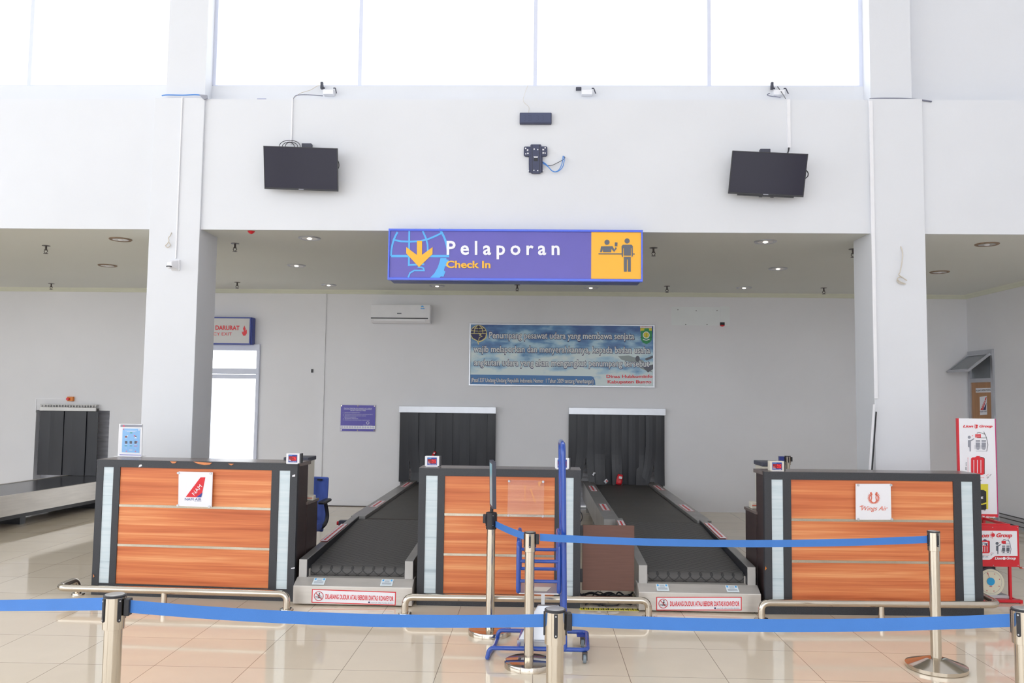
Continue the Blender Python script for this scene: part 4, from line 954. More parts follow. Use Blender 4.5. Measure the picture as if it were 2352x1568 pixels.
def side_label(p0, p1, wdir, wd, name_label, z_off=.002):
    """notice lying flat on a rail from p0 to p1 (world), wd wide"""
    p0 = Vector(p0); p1 = Vector(p1); u = (p1-p0); L = u.length; u.normalize(); w_ = Vector((wdir,0,0)); n = Vector((0,0,1))
    m = MB()
    def quad(a0, b0, a1, b1, k, h):
        m.mi = k; base = p0 + n*(z_off+h)
        m.prism([base+u*a0+w_*b0, base+u*a1+w_*b0, base+u*a1+w_*b1, base+u*a0+w_*b1], n*.0006)
    quad(0, 0, L, wd, 1, 0); quad(.008, wd*.06, L-.008, wd*.94, 0, .001)
    k = 9
    for i in range(k): quad(.05+(L-.08)*i/k, wd*.34, .05+(L-.08)*(i+.86)/k, wd*.62, 1, .002)
    return build('rail_notice', m, label_m, label=name_label, cat='sticker', group='red and white notices on the conveyor rails')
def conveyor(tag_, xa, xb, yf, gl, gr, z_seg, xp):
    """xa..xb end box; gl, gr inner faces of the guards; z_seg guard heights front/back; xp plates beyond"""
    t = thing('checkin_conveyor', ((xa+xb)/2, yf, 0), 'steel framed weighing conveyor with diamond tread belt %s' % tag_, 'conveyor', 'check-in weighing conveyors')
    zf, zb = z_seg; yb = 9.0
    m = MB(); m.prism([(xa,yf,.012),(xa,yf,.158),(xa,yf+.11,.205),(xa,yf+.22,.205),(xa,yf+.22,.012)], (xb-xa,0,0)); build('end_box', m, steel, t, bevel=.004)
    for nm, x0, x1 in (('side_guard', xa+.012, gl), ('side_guard', gr, xb-.012)):
        m = MB(); m.prism([(x0,yf+.11,.19),(x0,yf+.11,zf),(x0,yb,zb),(x0,yb,.05),(x0,yf+.3,.05)], (x1-x0,0,0)); sg_ = build(nm, m, steel_dull, t, bevel=.004); xi = x1 if x1 < (xa+xb)/2 else x0-.003
        m = MB(); m.prism([(xi,yf+.115,.19),(xi,yf+.115,zf-.006),(xi,yb-.01,zb-.006),(xi,yb-.01,.19)], (.003,0,0)); build('inner_lining', m, blackp, sg_)
    m = MB(); n = 8; r = .05; zc = .235; prof_ = [(yf+.175+r-r*math.sin(math.radians(a)), zc+r*math.cos(math.radians(a))) for a in range(180, -1, -18)]
    prof_ += [(yf+.3, zc+r), (yb-.05, zb-.03), (yb+.0, zb-.07), (yb, zb-.12), (yf+.35, .15)]
    m.prism([(gl+.006, y, z) for y, z in prof_], (gr-gl-.012, 0, 0)); build('diamond_belt', m, diamond, t)
    m = MB(); m.box(gl, gl+.012, yf+.17, yf+.24, .20, .265); build('roller_bearing', m, steel, t); build('roller_bearing', MB().box(gr-.012, gr, yf+.17, yf+.24, .20, .265), steel, t)
    for x in (xa+.06, xb-.06):
        for y in (yf+.25, yb-.15): build('foot', MB().cyl((x,y,0),(x,y,.06), .025, 12), blackp, t)
    for i, x in enumerate((xa+.15, xb-.27)):
        S = MB(); a, b = Vector((x, yf+.012, .166)), Vector((x, yf+.10, .2035)); n_ = (b-a).cross(Vector((1,0,0))).normalized()*-1
        if n_.z < 0: n_ = -n_
        def qd(mb, u0, u1, v0, v1, h): mb.prism([a+(b-a)*v0+Vector((u0,0,0))+n_*h, a+(b-a)*v0+Vector((u1,0,0))+n_*h, a+(b-a)*v1+Vector((u1,0,0))+n_*h, a+(b-a)*v1+Vector((u0,0,0))+n_*h], n_*.0006)
        qd(S, 0, .10, 0, .95, .0015); S.mi = 1; qd(S, .008, .022, .65, .88, .003); qd(S, .078, .092, .65, .88, .003); S.mi = 2
        for v in (.2,.3,.4,.52,.64,.78): qd(S, .03 if v > .5 else .012, .07 if v > .5 else .088, v, v+.035, .003)
        build('info_sticker', S, [mat('pale_sticker', C(226,236,240), .4) if 'pale_sticker' not in bpy.data.materials else bpy.data.materials['pale_sticker'], sky_s, grey_s], t)
    return t
cv1 = conveyor('between the left and middle counters', -1.985, -1.0, 6.87, -1.905, -1.083, (.352, .432), None)
cv2 = conveyor('between the middle and right counters', .85, 1.838, 6.88, .935, 1.757, (.352, .45), None)
PC1 = PY(6.87); PC2 = PY(6.88)
warn_plate(PC1, 716, 1368, 909, 1374.5, None, 'left'); warn_plate(PC2, 1507.5, 1385.8, 1703.5, 1385.8, None, 'right')
side_label((-1.98, 7.66, .383), (-1.98, 8.5, .415), 1, .07, 'long red and white notice on the left guard of the left conveyor')
side_label((1.765, 8.05, .408), (1.765, 8.8, .442), 1, .07, 'long red and white notice on the right guard of the right conveyor')
side_label((.86, 8.5, .43), (.86, 8.85, .445), 1, .07, 'red and white notice at the back end of the right conveyor left guard')
# smooth belts running up to the wall
def feeder(tag_, x0, x1, pl0, pl1, z, y0):
    t = thing('feed_conveyor', ((x0+x1)/2, 11, 0), 'smooth dark belt conveyor running to the strip curtain %s' % tag_, 'conveyor', 'smooth feed conveyors')
    for a, b in ((x0, pl0), (pl1, x1)):
        m = MB(); m.box(a, b, y0+.005, YB+.1, z-.004, z+.006); m.box(a, a+.006, y0+.005, YB+.1, z-.26, z) if a == x0 else m.box(b-.006, b, y0+.005, YB+.1, z-.26, z)
        m.box(min(a,b) if a != x0 else b-.004, (min(a,b) if a != x0 else b-.004)+.004, y0+.005, YB+.1, z-.03, z)
        m.box(a, b, y0+.005, y0+.011, z-.26, z); build('side_plate', m, steel_dull, t)
    build('smooth_belt', MB().box(pl0+.004, pl1-.004, y0+.02, YB+.12, z-.12, z-.022), rubber, t, bevel=.02)
    for y in (9.6, 11.2, 12.7):
        for x in (x0+.05, x1-.05): build('leg', MB().box(x-.02, x+.02, y-.02, y+.02, 0, z-.2), steel_dull, t)
    return t
fc1 = feeder('behind the left conveyor', -1.99, -.86, -1.84, -1.02, .42, 9.0); fc2 = feeder('behind the right conveyor', .74, 1.885, .905, 1.735, .43, 9.0)
for x, nm in ((-1.95, 'left'), (1.76, 'right')):
    for (ya, yb_, w3) in ((11.95, 12.6, 'near the curtain'), (9.75, 10.35, 'halfway along')):
        side_label((x, ya, .4265 if nm == 'left' else .4365), (x, yb_, .4265 if nm == 'left' else .4365), 1, .09, 'red and white notice %s on the outer rail of the %s feed belt' % (w3, nm), .0)
for ya, yb_, w3 in ((11.7, 12.4, 'near the curtain'), (9.7, 10.3, 'halfway along')): side_label((.78, ya, .4365), (.78, yb_, .4365), 1, .09, 'red and white notice %s on the inner rail of the right feed belt' % w3, .0)
# small control box behind the left conveyor
kb = thing('stop_switch', at_y(786, 1198, 8.75), 'tiny grey and red switch on the outer side of the left conveyor', 'switch')
build('box', MB().box(-2.06, -1.972, 8.72, 8.80, .355, .415), darkg, kb, bevel=.003); build('red_button', MB().cyl((-2.06, 8.76, .385), (-2.085, 8.76, .385), .02, 12), red_s, kb)
# far left baggage belt
lc = thing('baggage_belt', (-6.87, YB, 0), 'wide black baggage belt with steel side leading to the far left opening', 'conveyor', None, math.radians(-6.2))
m = MB(); m.box(-.50, .50, -6.5, .0, .29, .415); build('belt', m, mat('shiny_black_belt', C(58,58,62), .22, noise=.2, nscale=2), lc, local=True)
for x in (-.54, .50): build('side_panel', MB().box(x, x+.04, -6.5, .0, .165, .422), steel, lc, local=True)
m = MB(); m.box(-.45, .45, -6.45, -.1, .10, .18); build('underframe', m, blackp, lc, local=True)
for y in (-.6, -2.2, -3.8, -5.6): build('leg', MB().box(-.4, .4, y-.05, y+.05, 0, .12), blackp, lc, local=True)
m = MB()
for y in (-2.9, -2.98):
    for z in (.21, .28, .36): m.cyl((.54, y, z), (.545, y, z), .012, 10)
m.box(.54, .5415, -2.943, -2.937, .17, .42); build('bolt', m, blackp, lc, local=True)

# ================================================================ GUARD RAILS
def rail(name, pts, r, feet, label, posts=()):
    t = thing(name, (pts[0][0], pts[0][1], 0), label, 'guard rail', 'low steel guard rails')
    build('tube', MB().tube(round_path(pts, .09, 7), r, 18), chrome, t)
    for x, y in feet: build('floor_flange', MB().lathe([(.028,.018),(.052,.014),(.055,.004),(.055,0)], (x, y, 0), 24), chrome, t)
    for x, y, z in posts: build('post', MB().cyl((x,y,0),(x,y,z), .024, 16), chrome, t); build('floor_flange', MB().lathe([(.026,.014),(.05,.010),(.05,0)], (x, y, 0), 24), chrome, t)
    return t
rail('guard_rail', [(-3.90,7.09,0),(-3.90,7.06,.128),(-3.905,6.77,.128),(-1.985,6.705,.130),(-1.985,6.705,0)], .0275, [(-3.90,7.09),(-1.985,6.705)], 'low polished steel guard rail in front of the left counter', [(-3.0,6.74,.12)])
rail('guard_rail', [(-1.025,6.66,0),(-1.025,6.66,.135),(.905,6.70,.135),(.905,6.70,0)], .0275, [(-1.025,6.66),(.905,6.70)], 'low polished steel guard rail in front of the middle counter', [])
rail('guard_rail', [(1.79,6.70,0),(1.79,6.70,.135),(3.685,6.79,.132),(3.73,7.2,.132),(3.73,7.24,0)], .0275, [(1.79,6.70),(3.73,7.24)], 'low polished steel guard rail in front of the right counter', [(2.745,6.752,.12)])

# ================================================================ PANEL, CABLES, TAPE BETWEEN MIDDLE COUNTER AND RIGHT CONVEYOR
YP = 6.99
A, B = at_y(1337, 1355, YP), at_y(1457, 1207, YP)
gp = thing('brown_panel', ((A.x+B.x)/2, YP, A.z), 'brown board gate hinged to the middle counter beside the right conveyor', 'panel')
build('board', MB().box(A.x, B.x, YP, YP+.022, A.z, B.z), panel_m, gp, bevel=.002)
m = MB()
for z in (B.z-.06, A.z+.12): m.box(A.x-.018, A.x+.004, YP-.008, YP+.01, z-.055, z+.055)
build('hinge', m, blackp, gp, bevel=.004)
m = MB(); rnd = random.Random(3)
for k in range(15):
    y = 7.05+rnd.random()*.35; pts = [(.40+i*.085+rnd.uniform(-.03,.03), y+rnd.uniform(-.06,.06), .012+max(0, rnd.uniform(-.02,.06))) for i in range(6)]
    m.tube(smooth_path(pts, 4), rnd.choice((.0035,.005,.0075)), 6)
build('cable_tangle', m, cable_k, label='tangle of black cables on the floor below the brown panel', cat='cables', kind='stuff')
build('pipe', MB().tube([(.42,7.42,.09),(.84,7.42,.09)], .022, 12), steel_dull, label='grey pipe lying above the cables below the brown panel', cat='pipe')
A = at_z(1331, 1398, 0); B = at_z(1466, 1399, 0)
m = MB(); m.box(A.x, B.x, A.y-.03, A.y+.03, 0, .003); m.mi = 1
for k in range(12): x = A.x+(B.x-A.x)*(k+.3)/12; m.box(x, x+.012, A.y-.02, A.y+.0, .003, .004); m.box(x+.018, x+.026, A.y-.028, A.y+.028, .003, .0036)
build('floor_tape', m, [yellow_s, black_s], label='yellow marked tape stuck on the floor below the brown panel', cat='tape')
build('power_cable', MB().tube(smooth_path([at_y(1332,1172,7.03),at_y(1336.5,1181,7.02),at_y(1337,1190,7.02),at_y(1333,1199,7.03)], 6), .0035, 8), cable_k, label='black cable curving out beside the brown panel and middle counter', cat='cable')

# ================================================================ OFFICE CHAIR
YC = 8.3
A = at_y(714, 1095, YC); B = at_y(756, 1220, YC); xr = B.x-.015; zt, zb = A.z, B.z; xl = xr-.50
ch = thing('office_chair', ((xl+xr)/2, YC-.15, 0), 'blue mesh office chair half hidden behind the left counter', 'chair')
m = MB(); n = 6; rr = []
for j in range(7):
    f = j/6; z = zb+(zt-zb)*f; hw_ = (xr-xl)/2*(.86+.14*f); cx = (xl+xr)/2
    rr.append((z, hw_, YC+.05*math.sin(f*3)+.03*f))
fr_ = []; bk = []
for (z, hw_, y) in rr:
    for i in range(n+1):
        q = i/n*2-1; fr_.append((cx+q*hw_, y-.05*q*q, z)); bk.append((cx+q*hw_*.98, y-.05*q*q+.03, z))
base = len(m.v); [m.V(p) for p in fr_]; [m.V(p) for p in bk]; N = len(fr_)
for j in range(6):
    for i in range(n): a = j*(n+1)+i; m.F((a, a+1, a+n+2, a+n+1), True); m.F((N+a+n+1, N+a+n+2, N+a+1, N+a), True)
edge = [i for i in range(n+1)] + [j*(n+1)+n for j in range(1, 7)] + [6*(n+1)+i for i in range(n-1, -1, -1)] + [j*(n+1) for j in range(5, 0, -1)]
for a, b in zip(edge, edge[1:]+edge[:1]): m.F((b, a, N+a, N+b))
o = build('backrest', m, mesh_b, ch); bv = o.modifiers.new('b', 'BEVEL'); bv.width = .012; bv.segments = 3; bv.limit_method = 'ANGLE'
build('back_slot', MB().box(cx+.13, cx+.18, YC+.0, YC+.045, zt-.035, zt-.02), blackp, ch)
build('lumbar_cover', MB().box(cx-.2, cx+.12, YC-.02, YC+.03, zb+.01, zb+.16), blackp, ch, bevel=.012)
m = MB(); m.box(cx-.25, cx+.25, YC-.52, YC-.04, .42, .49); build('seat', m, mesh_b, ch, bevel=.03, seg=3)
for sgn in (-1, 1):
    x = cx+sgn*.27; m = MB(); m.tube(smooth_path([(cx+sgn*.22,YC-.2,.43),(x,YC-.2,.47),(x+sgn*.015,YC-.17,.55),(x,YC-.2,.68)]), .018, 10)
    ar = build('armrest', m, blackp, ch); m = MB(); m.box(x-.035, x+.035, YC-.36, YC-.08, .68, .71); build('arm_pad', m, blackp, ar, bevel=.014, seg=3)
build('gas_column', MB().cyl((cx,YC-.28,.12),(cx,YC-.28,.42), .028, 14), blackp, ch)
for k in range(5):
    a = math.radians(72*k+20); p = (cx+.28*math.cos(a), YC-.28+.28*math.sin(a)); lg = build('base_leg', MB().tube([(cx,YC-.28,.12),(p[0],p[1],.08)], .02, 8), blackp, ch); build('caster', MB().cyl((p[0]-.02,p[1],.028),(p[0]+.02,p[1],.028), .028, 14), blackp, lg)

# ================================================================ STANCHIONS AND BELTS
def stanchion(loc, h, label, rt=.0315, rh=.0385, base='flat', rz=0.0, headm=None, hh=.125, cass=()):
    t = thing('barrier_post', loc, label, 'barrier post', 'polished steel queue barrier posts', rz)
    if base == 'flat': prof_ = [(rt+.002,.042),(.148,.039),(.155,.036),(.157,.032),(.157,.0)]
    else: prof_ = [(rt+.004,.075),(.07,.066),(.17,.032),(.187,.026),(.187,.004),(.18,0)]
    build('base_plate', MB().lathe(prof_, n=48), chrome, t, local=True)
    build('tube', MB().lathe([(rt,.02),(rt,h-hh+.01)], n=28), chrome, t, local=True)
    hm = headm or chrome
    build('head', MB().lathe([(rt+.001,h-hh),(rh,h-hh+.002),(rh,h-.004),(rh-.004,h)], n=32), hm, t, local=True)
    build('cap_rim', MB().lathe([(rh+.001,h-.006),(rh+.001,h+.001),(rh-.002,h+.003),(rh-.005,h+.003)], n=32), blackp, t, local=True)
    build('cap', MB().lathe([(rh-.005,h),(rh-.005,h+.004),(rh-.012,h+.005)], n=32), blackp if headm else mat('cap_steel', C(200,198,196), .3, .8) if 'cap_steel' not in bpy.data.materials else bpy.data.materials['cap_steel'], t, local=True)
    for k in range(4):
        T = Matrix.Rotation(math.radians(90*k), 4, 'Z'); m = MB(T); m.box(-.007, .007, -rh-.004, -rh+.004, h-.088, h-.008); m.T = T @ Matrix.Translation((0,-rh,h-.088)); m.cyl((0,-.004,0),(0,.004,0), .007, 12)
        s_ = build('belt_slot', m, blackp, t, local=True, bevel=.001)
        m = MB(T); m.cyl((0,-rh-.0055,h-.016),(0,-rh-.003,h-.016), .003, 8); m.cyl((0,-rh-.0055,h-.086),(0,-rh-.003,h-.086), .003, 8); build('slot_pin', m, alu, s_, local=True)
    for a in cass:
        T = Matrix.Rotation(math.radians(a), 4, 'Z'); m = MB(T); m.box(rh, rh+.022, -.018, .018, h-.075, h-.012); build('belt_clip', m, blackp, t, local=True, bevel=.004)
    return t
YS = 3.15
zc = lambda px, py, Y: at_y(px, py, Y).z
sL = at_y(264, 1366, YS); sC = at_y(1275.5, 1399, YS); sR = at_y(2350, 1398, YS)
stanchion((sL.x, YS, 0), sL.z, 'front barrier post at the left, standing before the left counter', rt=.0325, rh=.0395, rz=math.radians(52), cass=(-48,))
stanchion((sC.x, YS, 0), sC.z, 'front barrier post in the middle of the picture, before the blue trolley', rt=.0325, rh=.0395, rz=math.radians(2), cass=(5,))
stanchion((sR.x, YS, 0), sR.z, 'front barrier post cut by the right edge of the picture', rt=.0325, rh=.0395, rz=math.radians(38))
pM = at_z(1210, 1530, 0); zM = zc(1221, 1222, pM.y); pM.x = at_y(1220, 1300, pM.y).x*.55+pM.x*.45
stanchion((pM.x, pM.y, 0), zM, 'barrier post just behind the front middle one, flat round base beside the trolley', rh=.037, rz=math.radians(0), cass=(3,))
pK = at_z(1124, 1455, 0); pK.x = at_y(1127, 1300, pK.y).x; zK = zc(1131, 1177, pK.y)
sk = stanchion((pK.x, pK.y, 0), zK, 'barrier post with black head and upright sign frame, left of the trolley', rh=.039, headm=blackp, rz=math.radians(20), cass=(160,), hh=.12)
pQ = at_z(2150, 1535, 0); pQ.x = at_y(2148, 1400, pQ.y).x; zQ = zc(2144, 1220, pQ.y)
stanchion((pQ.x, pQ.y, 0), zQ, 'barrier post with cone shaped base in front of the right counter', rt=.033, rh=.039, base='cone', rz=math.radians(12))
# sign frame on the black headed post, seen almost edge on
YK = pK.y
a = at_y(1131, 1170, YK)
fr_t = thing('sign_frame', (pK.x, YK, zK), 'narrow black sign frame seen edge on atop the black headed post', 'sign')
T = Matrix.Translation((pK.x+.012, YK, zK)) @ Matrix.Rotation(math.radians(-81.5), 4, 'Z') @ Matrix.Rotation(math.radians(1.2), 4, 'X')
h0, h1 = .04, zc(1133, 1058, YK)-zK; m = MB(T)
for q in ((-.11,.11,h0,h0+.018),(-.11,.11,h1-.018,h1),(-.11,-.092,h0,h1),(.092,.11,h0,h1)): m.box(q[0],q[1],-.014,.014,q[2],q[3])
build('frame', m, darkg, fr_t, bevel=.002)
m = MB(T); m.box(-.093, .093, -.0138, -.010, h0+.017, h1-.017); build('sheet', m, mat('pale_teal_sheet', C(150,200,214), .3), fr_t)
build('stem', MB().cyl((pK.x, YK, zK-.002), (pK.x+.003, YK, zK+h0+.004), .013, 12), blackp, fr_t)
def belt(P0, P1, sag, label, h=.047):
    P0, P1 = Vector(P0), Vector(P1); n = 20; m = MB(); m.sm = True
    m.sm = False; d_ = (P1-P0); s_ = Vector((-d_.y, d_.x, 0)).normalized()*.0008
    rows = []
    for i in range(n+1):
        f = i/n; p = P0+d_*f-Vector((0,0,4*sag*f*(1-f))); rows.append([m.V(p+Vector((0,0,q*h/2))+s_*e) for q, e in ((-1,-1),(1,-1),(1,1),(-1,1))])
    for A_, B_ in zip(rows, rows[1:]):
        for q in range(4): m.F((A_[q], A_[(q+1)%4], B_[(q+1)%4], B_[q]), False)
    m.F(rows[0][::-1]); m.F(rows[-1])
    return build('barrier_belt', m, belt_m, label=label, cat='barrier belt', group='blue barrier belts')
def on(px, py, p): return at_y(px, py, p if isinstance(p, float) else p.y)
belt(on(-330, 1388, 4.35), on(240, 1386.5, YS-.01), .006, 'blue belt leaving the front left post towards the left edge')
belt(on(292, 1391.5, YS), on(1252, 1424.5, YS), .022, 'long blue belt between the front left and front middle posts')
belt(on(1312, 1423, YS), on(2319, 1424, YS), .020, 'long blue belt between the front middle and front right posts')
belt(on(1136, 1202, pK), on(1208, 1232, pM), .006, 'short blue belt joining the black headed post to the next post')
belt(on(1240, 1233.5, pM), on(2136, 1238, pQ), .034, 'blue belt in the second row running to the cone based post')
# far post behind the right counter
pf = at_z(1809, 1047, .95)
fp = stanchion((pf.x, pf.y, 0), .95, 'far barrier post whose head peeps over the right counter', cass=(90, 180, 0), rh=.042)
build('rolled_belt', MB().box(pf.x-.125, pf.x-.055, pf.y-.03, pf.y+.02, .87, .945), nblue_m, label='rolled dark blue belt end clipped to the far barrier post', cat='barrier belt')

# ================================================================ BLUE TROLLEY
yA = at_z(1250, 1490, .085).y; yB2 = at_z(1250, 1449, .085).y; r = .0145
tr = thing('luggage_trolley', at_z(1240, 1500, 0), 'blue tubular luggage trolley with tall handle among the posts', 'trolley')
za = .085
fA = lambda px, py: at_y(px, py, yA); fB = lambda px, py: at_y(px, py, yB2)
m = MB(); pA = fA(1350, 1488); pB = fB(1345, 1449); lA = fA(1135, 1488); lA2 = fA(1119, 1515); lB = fB(1152, 1446); lB2 = fB(1143, 1462)
zA_, zB_ = za, za
path = [Vector((lA2.x, yA, .02)), Vector((lA.x-.03, yA, zA_)), Vector((pA.x, yA, zA_)), Vector((pA.x+.02, yB2, zA_)), Vector((lB.x-.02, yB2, zA_)), Vector((lB.x-.03, yB2, .022)), ]
P_ = round_path(path, .05, 6, False); P_ += [Vector((lB.x-.04, yB2-.12, .016)), Vector((lA2.x+.005, yA+.1, .016)), Vector((lA2.x, yA+.02, .016))]
m.tube(P_, r, 12); x = fA(1190, 1490).x; m.tube([(x, yA, za), (x+.02, yB2, za)], .012, 10); build('base_frame', m, blue_m, tr)
xp = fA(1297, 1490).x; xt = fA(1293, 1060).x; zt = fA(1292, 1020).z
m = MB(); m.tube(round_path([(xp, yA, za), (xt, yA, zt), (xt-.004, yB2, zt), (xp, yB2, za)], .07, 7), .0175, 14); build('push_handle', m, blue_m, tr)
xl, xr2 = fA(1191, 1300).x, fA(1285, 1300).x; z_t, z_b = fA(1240, 1250).z, fA(1240, 1362).z; yi = yA+.02; yo = yB2-.06
bk = MB()
for x in (xl, xr2): bk.tube(round_path([(x, yo, z_b+.08), (x, yo, z_t+.045), (x, yi, z_t), (x, yi, z_b), (x, yo, z_b)], .03, 5), r*1.1, 12)
for py in (1290, 1336): z = fA(1240, py).z; bk.tube([(xl, yi, z), (xr2, yi, z)], .0115, 10)
for py in (1258, 1302): z = fB(1240, py).z; bk.tube([(xl, yo, z), (xr2, yo, z)], .0115, 10)
bk.tube([(xr2, yi+.1, z_b+.03), (xp, yi+.1, z_b+.03)], .012, 8); bk.tube([(xr2, yi+.1, z_t), (xt, yi+.1, z_t)], .012, 8)
build('basket_frame', bk, blue_m, tr)
m = MB(); m.box(xl+.005, xr2-.005, yi, yo, z_b-.012, z_b-.004); build('basket_floor', m, alu, tr)
m = MB(); m.prism([(xl+.09,yi+.05,z_b-.003),(xl+.19,yi+.05,z_b-.003),(xl+.22,yi+.17,z_b-.003),(xl+.11,yi+.17,z_b-.003)], (0,0,.002)); build('paper_scrap', m, cream_p, tr)
A, B = at_y(1236, 1388, yA+.18), at_y(1190, 1470, yA+.12); xr3 = at_y(1284, 1388, yA+.18).x; xr4 = at_y(1292, 1470, yA+.1).x
m = MB(); m.hexa([(B.x, B.y, B.z), (xr4, B.y, B.z), (xr3, A.y, A.z), (A.x, A.y, A.z)], [(B.x, B.y+.03, B.z-.005), (xr4, B.y+.03, B.z-.005), (xr3, A.y+.03, A.z-.005), (A.x, A.y+.03, A.z-.005)]); build('slanted_tray', m, alu, tr, bevel=.008, seg=3)
m = MB(); m.box(B.x-.006, xr4, B.y-.02, B.y+.04, B.z-.035, B.z+.005); build('tray_lip', m, alu, tr, bevel=.004)
m = MB(); p = at_y(1247, 1378, yA+.2); m.box(p.x-.012, p.x+.012, p.y-.01, p.y+.01, A.z-.02, z_b-.006); build('support_stem', m, alu, tr)
for px, Y in ((1343, yA), (1338, yB2-.07)):
    x = at_y(px, 1500, Y).x; rc = .03
    w_ = build('caster', MB().cyl((x-.011, Y, rc), (x+.011, Y, rc), rc, 20), mat('grey_tyre', C(128,140,150), .5) if 'grey_tyre' not in bpy.data.materials else bpy.data.materials['grey_tyre'], tr, bevel=.005)
    m = MB(); m.box(x-.017, x-.013, Y-.016, Y+.016, rc-.008, rc+.036); m.box(x+.013, x+.017, Y-.016, Y+.016, rc-.008, rc+.036); m.box(x-.017, x+.017, Y-.018, Y+.018, rc+.034, rc+.044); build('caster_fork', m, brass, w_)
x = at_y(1338, 1465, yB2-.06).x; build('caster_plate', MB().box(x-.04, x+.045, yB2-.09, yB2+.0, .074, .08), nblue_m, tr)

# ================================================================ AIRLINE STAND AND SCALE AT THE RIGHT
YT = 7.875; YL = 7.45
st = thing('size_gauge_board', at_y(2244, 1196, YT), 'tall white and red cabin baggage board standing behind the right counter', 'sign')
PT = PY(YT-.03); PT0 = PY(YT)
def q3(x, y): return (2150+x/6.03, 940+y/6.03)
A, B = PT.at(2205, 1080), PT.at(2288, 1080); zt, zb = PT.at(2245, 961).z, PY(YL-.03).at(2303, 1206).z+.012
build('board', MB().box(A.x, B.x, YT-.03, YT+.0, zb, zt), white_s, st)
xl_ = PT.at(2201, 1080).x; build('edge_strip', MB().box(xl_, A.x, YT-.03, YT-.005, zb, zt), red_m, st); build('edge_strip', MB().box(B.x, B.x+.008, YT-.032, YT+.03, zb, zt), mat('magenta_edge', C(190,40,110), .4), st)
z1_ = PT.at(2250, 1180).z; build('foot_band', MB().box(A.x, B.x, YT-.033, YT-.03, zb, z1_), red_s, st)
def lion(pl, mb, xa, xb, y, cap, off, dy=0):
    w_ = xb-xa; text(mb, pl, 'Lion', xa, y, xa+w_*.335, y+dy*.33, cap, off, .04, .25); text(mb, pl, 'Group', xa+w_*.545, y+dy*.55, xb, y+dy, cap, off, .04, .25)
    cx, cy = xa+w_*.46, y-cap*.45+dy*.45; mb.disk(pl, cx+cap*.15, cy-cap*.25, cap*.48, t=.0006, off=off, n=14); mb.disk(pl, cx+cap*.15, cy+cap*.55, cap*.34, t=.0006, off=off, n=12)
    for a in range(5): t_ = math.radians(120+a*28); mb.stroke(pl, [(cx+cap*.5*math.cos(t_), cy-cap*.5*math.sin(t_)*1.1), (cx+cap*1.05*math.cos(t_+.25), cy-cap*1.15*math.sin(t_+.25))], cap*.14, .0006, off)
m = MB(); lion(PT, m, *[q3(373,0)[0], q3(778,0)[0]], q3(0,248)[1], 5.6, .002); build('lettering', m, red_s, st)
m = MB(); lion(PT, m, q3(520,0)[0], q3(820,0)[0], q3(0,1500)[1], 4, .005); build('foot_lettering', m, white_s, st)
def pictos(pl, qf, g, d_, rd, off):
    g.disk(pl, *qf(460,385), 22/6.03*.98, t=.0006, off=off, n=16); g.flat(pl, [qf(442,425),qf(482,422),qf(525,398),qf(532,408),qf(484,442),qf(482,580),qf(466,582),qf(464,525),qf(442,518)], .0006, off)
    for x in (580, 661): g.flat(pl, [qf(x-30,425),qf(x+30,425),qf(x+30,446),qf(x-30,446)], .0006, off); g.flat(pl, [qf(x-30,458),qf(x+30,458),qf(x+28,530),qf(x-28,530)], .0006, off); g.flat(pl, [qf(x-30,536),qf(x+30,536),qf(x+14,556),qf(x-14,556)], .0006, off)
    g.stroke(pl, [qf(552,575),qf(705,577)], .7, .0006, off); g.stroke(pl, [qf(538,495),qf(540,548)], .7, .0006, off); g.stroke(pl, [qf(622,495),qf(622,548)], .7, .0006, off)
    d_.stroke(pl, [qf(660,308),qf(690,365),qf(708,430),qf(718,490),qf(703,578)], 1, .0006, off); d_.stroke(pl, [qf(566,335),qf(578,318),qf(600,316),qf(680,345)], .9, .0006, off); d_.stroke(pl, [qf(566,392),qf(698,393)], .7, .0006, off)
    rd.flat(pl, [qf(543,342),qf(620,340),qf(622,390),qf(543,388)], .0006, off+.001); rd.stroke(pl, [qf(495,365),qf(514,365)], .9, .0006, off)
g, k, rd = MB(), MB(), MB(); pictos(PT, q3, g, k, rd, .002)
sc2 = MB(); sc2.flat(PT, [q3(485,680),q3(500,665),q3(540,662),q3(565,645),q3(600,645),q3(612,665),q3(650,668),q3(668,685),q3(668,890),q3(640,908),q3(500,905),q3(485,890)], .0006, .003)
k.flat(PT, [q3(600,640),q3(615,655),q3(655,662),q3(674,680),q3(674,890),q3(660,900),q3(640,880),q3(640,700)], .0006, .0015)
for x in (418,): rd.stroke(PT, [q3(442,672),q3(442,900)], .5, .0006, .002)
rd.stroke(PT, [q3(500,943),q3(662,945)], .5, .0006, .002); rd.stroke(PT, [q3(662,936),q3(662,952)], .5, .0006, .002); rd.stroke(PT, [q3(692,922),q3(728,893)], .5, .0006, .002); rd.stroke(PT, [q3(434,672),q3(450,672)], .5, .0006, .002)
w2 = MB()
for x in (523, 572, 621): w2.stroke(PT, [q3(x,700),q3(x,880)], 1.4, .0006, .005)
for y in (355, 372): w2.stroke(PT, [q3(550,y),q3(615,y)], .5, .0006, .005)
build('pictogram', g, grey_s, st); build('line_drawing', k, black_s, st); build('suitcase_print', sc2, red_s, st); build('dimension_lines', rd, red_s, st)
m = MB(); text(m, PT, '40 cm', *q3(425,842), *q3(425,732), 3.6, .002, .0); text(m, PT, '30 cm', *q3(520,990), *q3(635,990), 3.6, .002, .0); text(m, PT, '20 cm', *q3(712,962), *q3(770,900), 3.4, .002, .0); build('dimension_text', m, black_s, st)
m = MB(); m.flat(PT, [q3(540,1032),q3(722,1034),q3(722,1382),q3(540,1380)], .0006, .002); build('yellow_block', m, yellow_s, st)
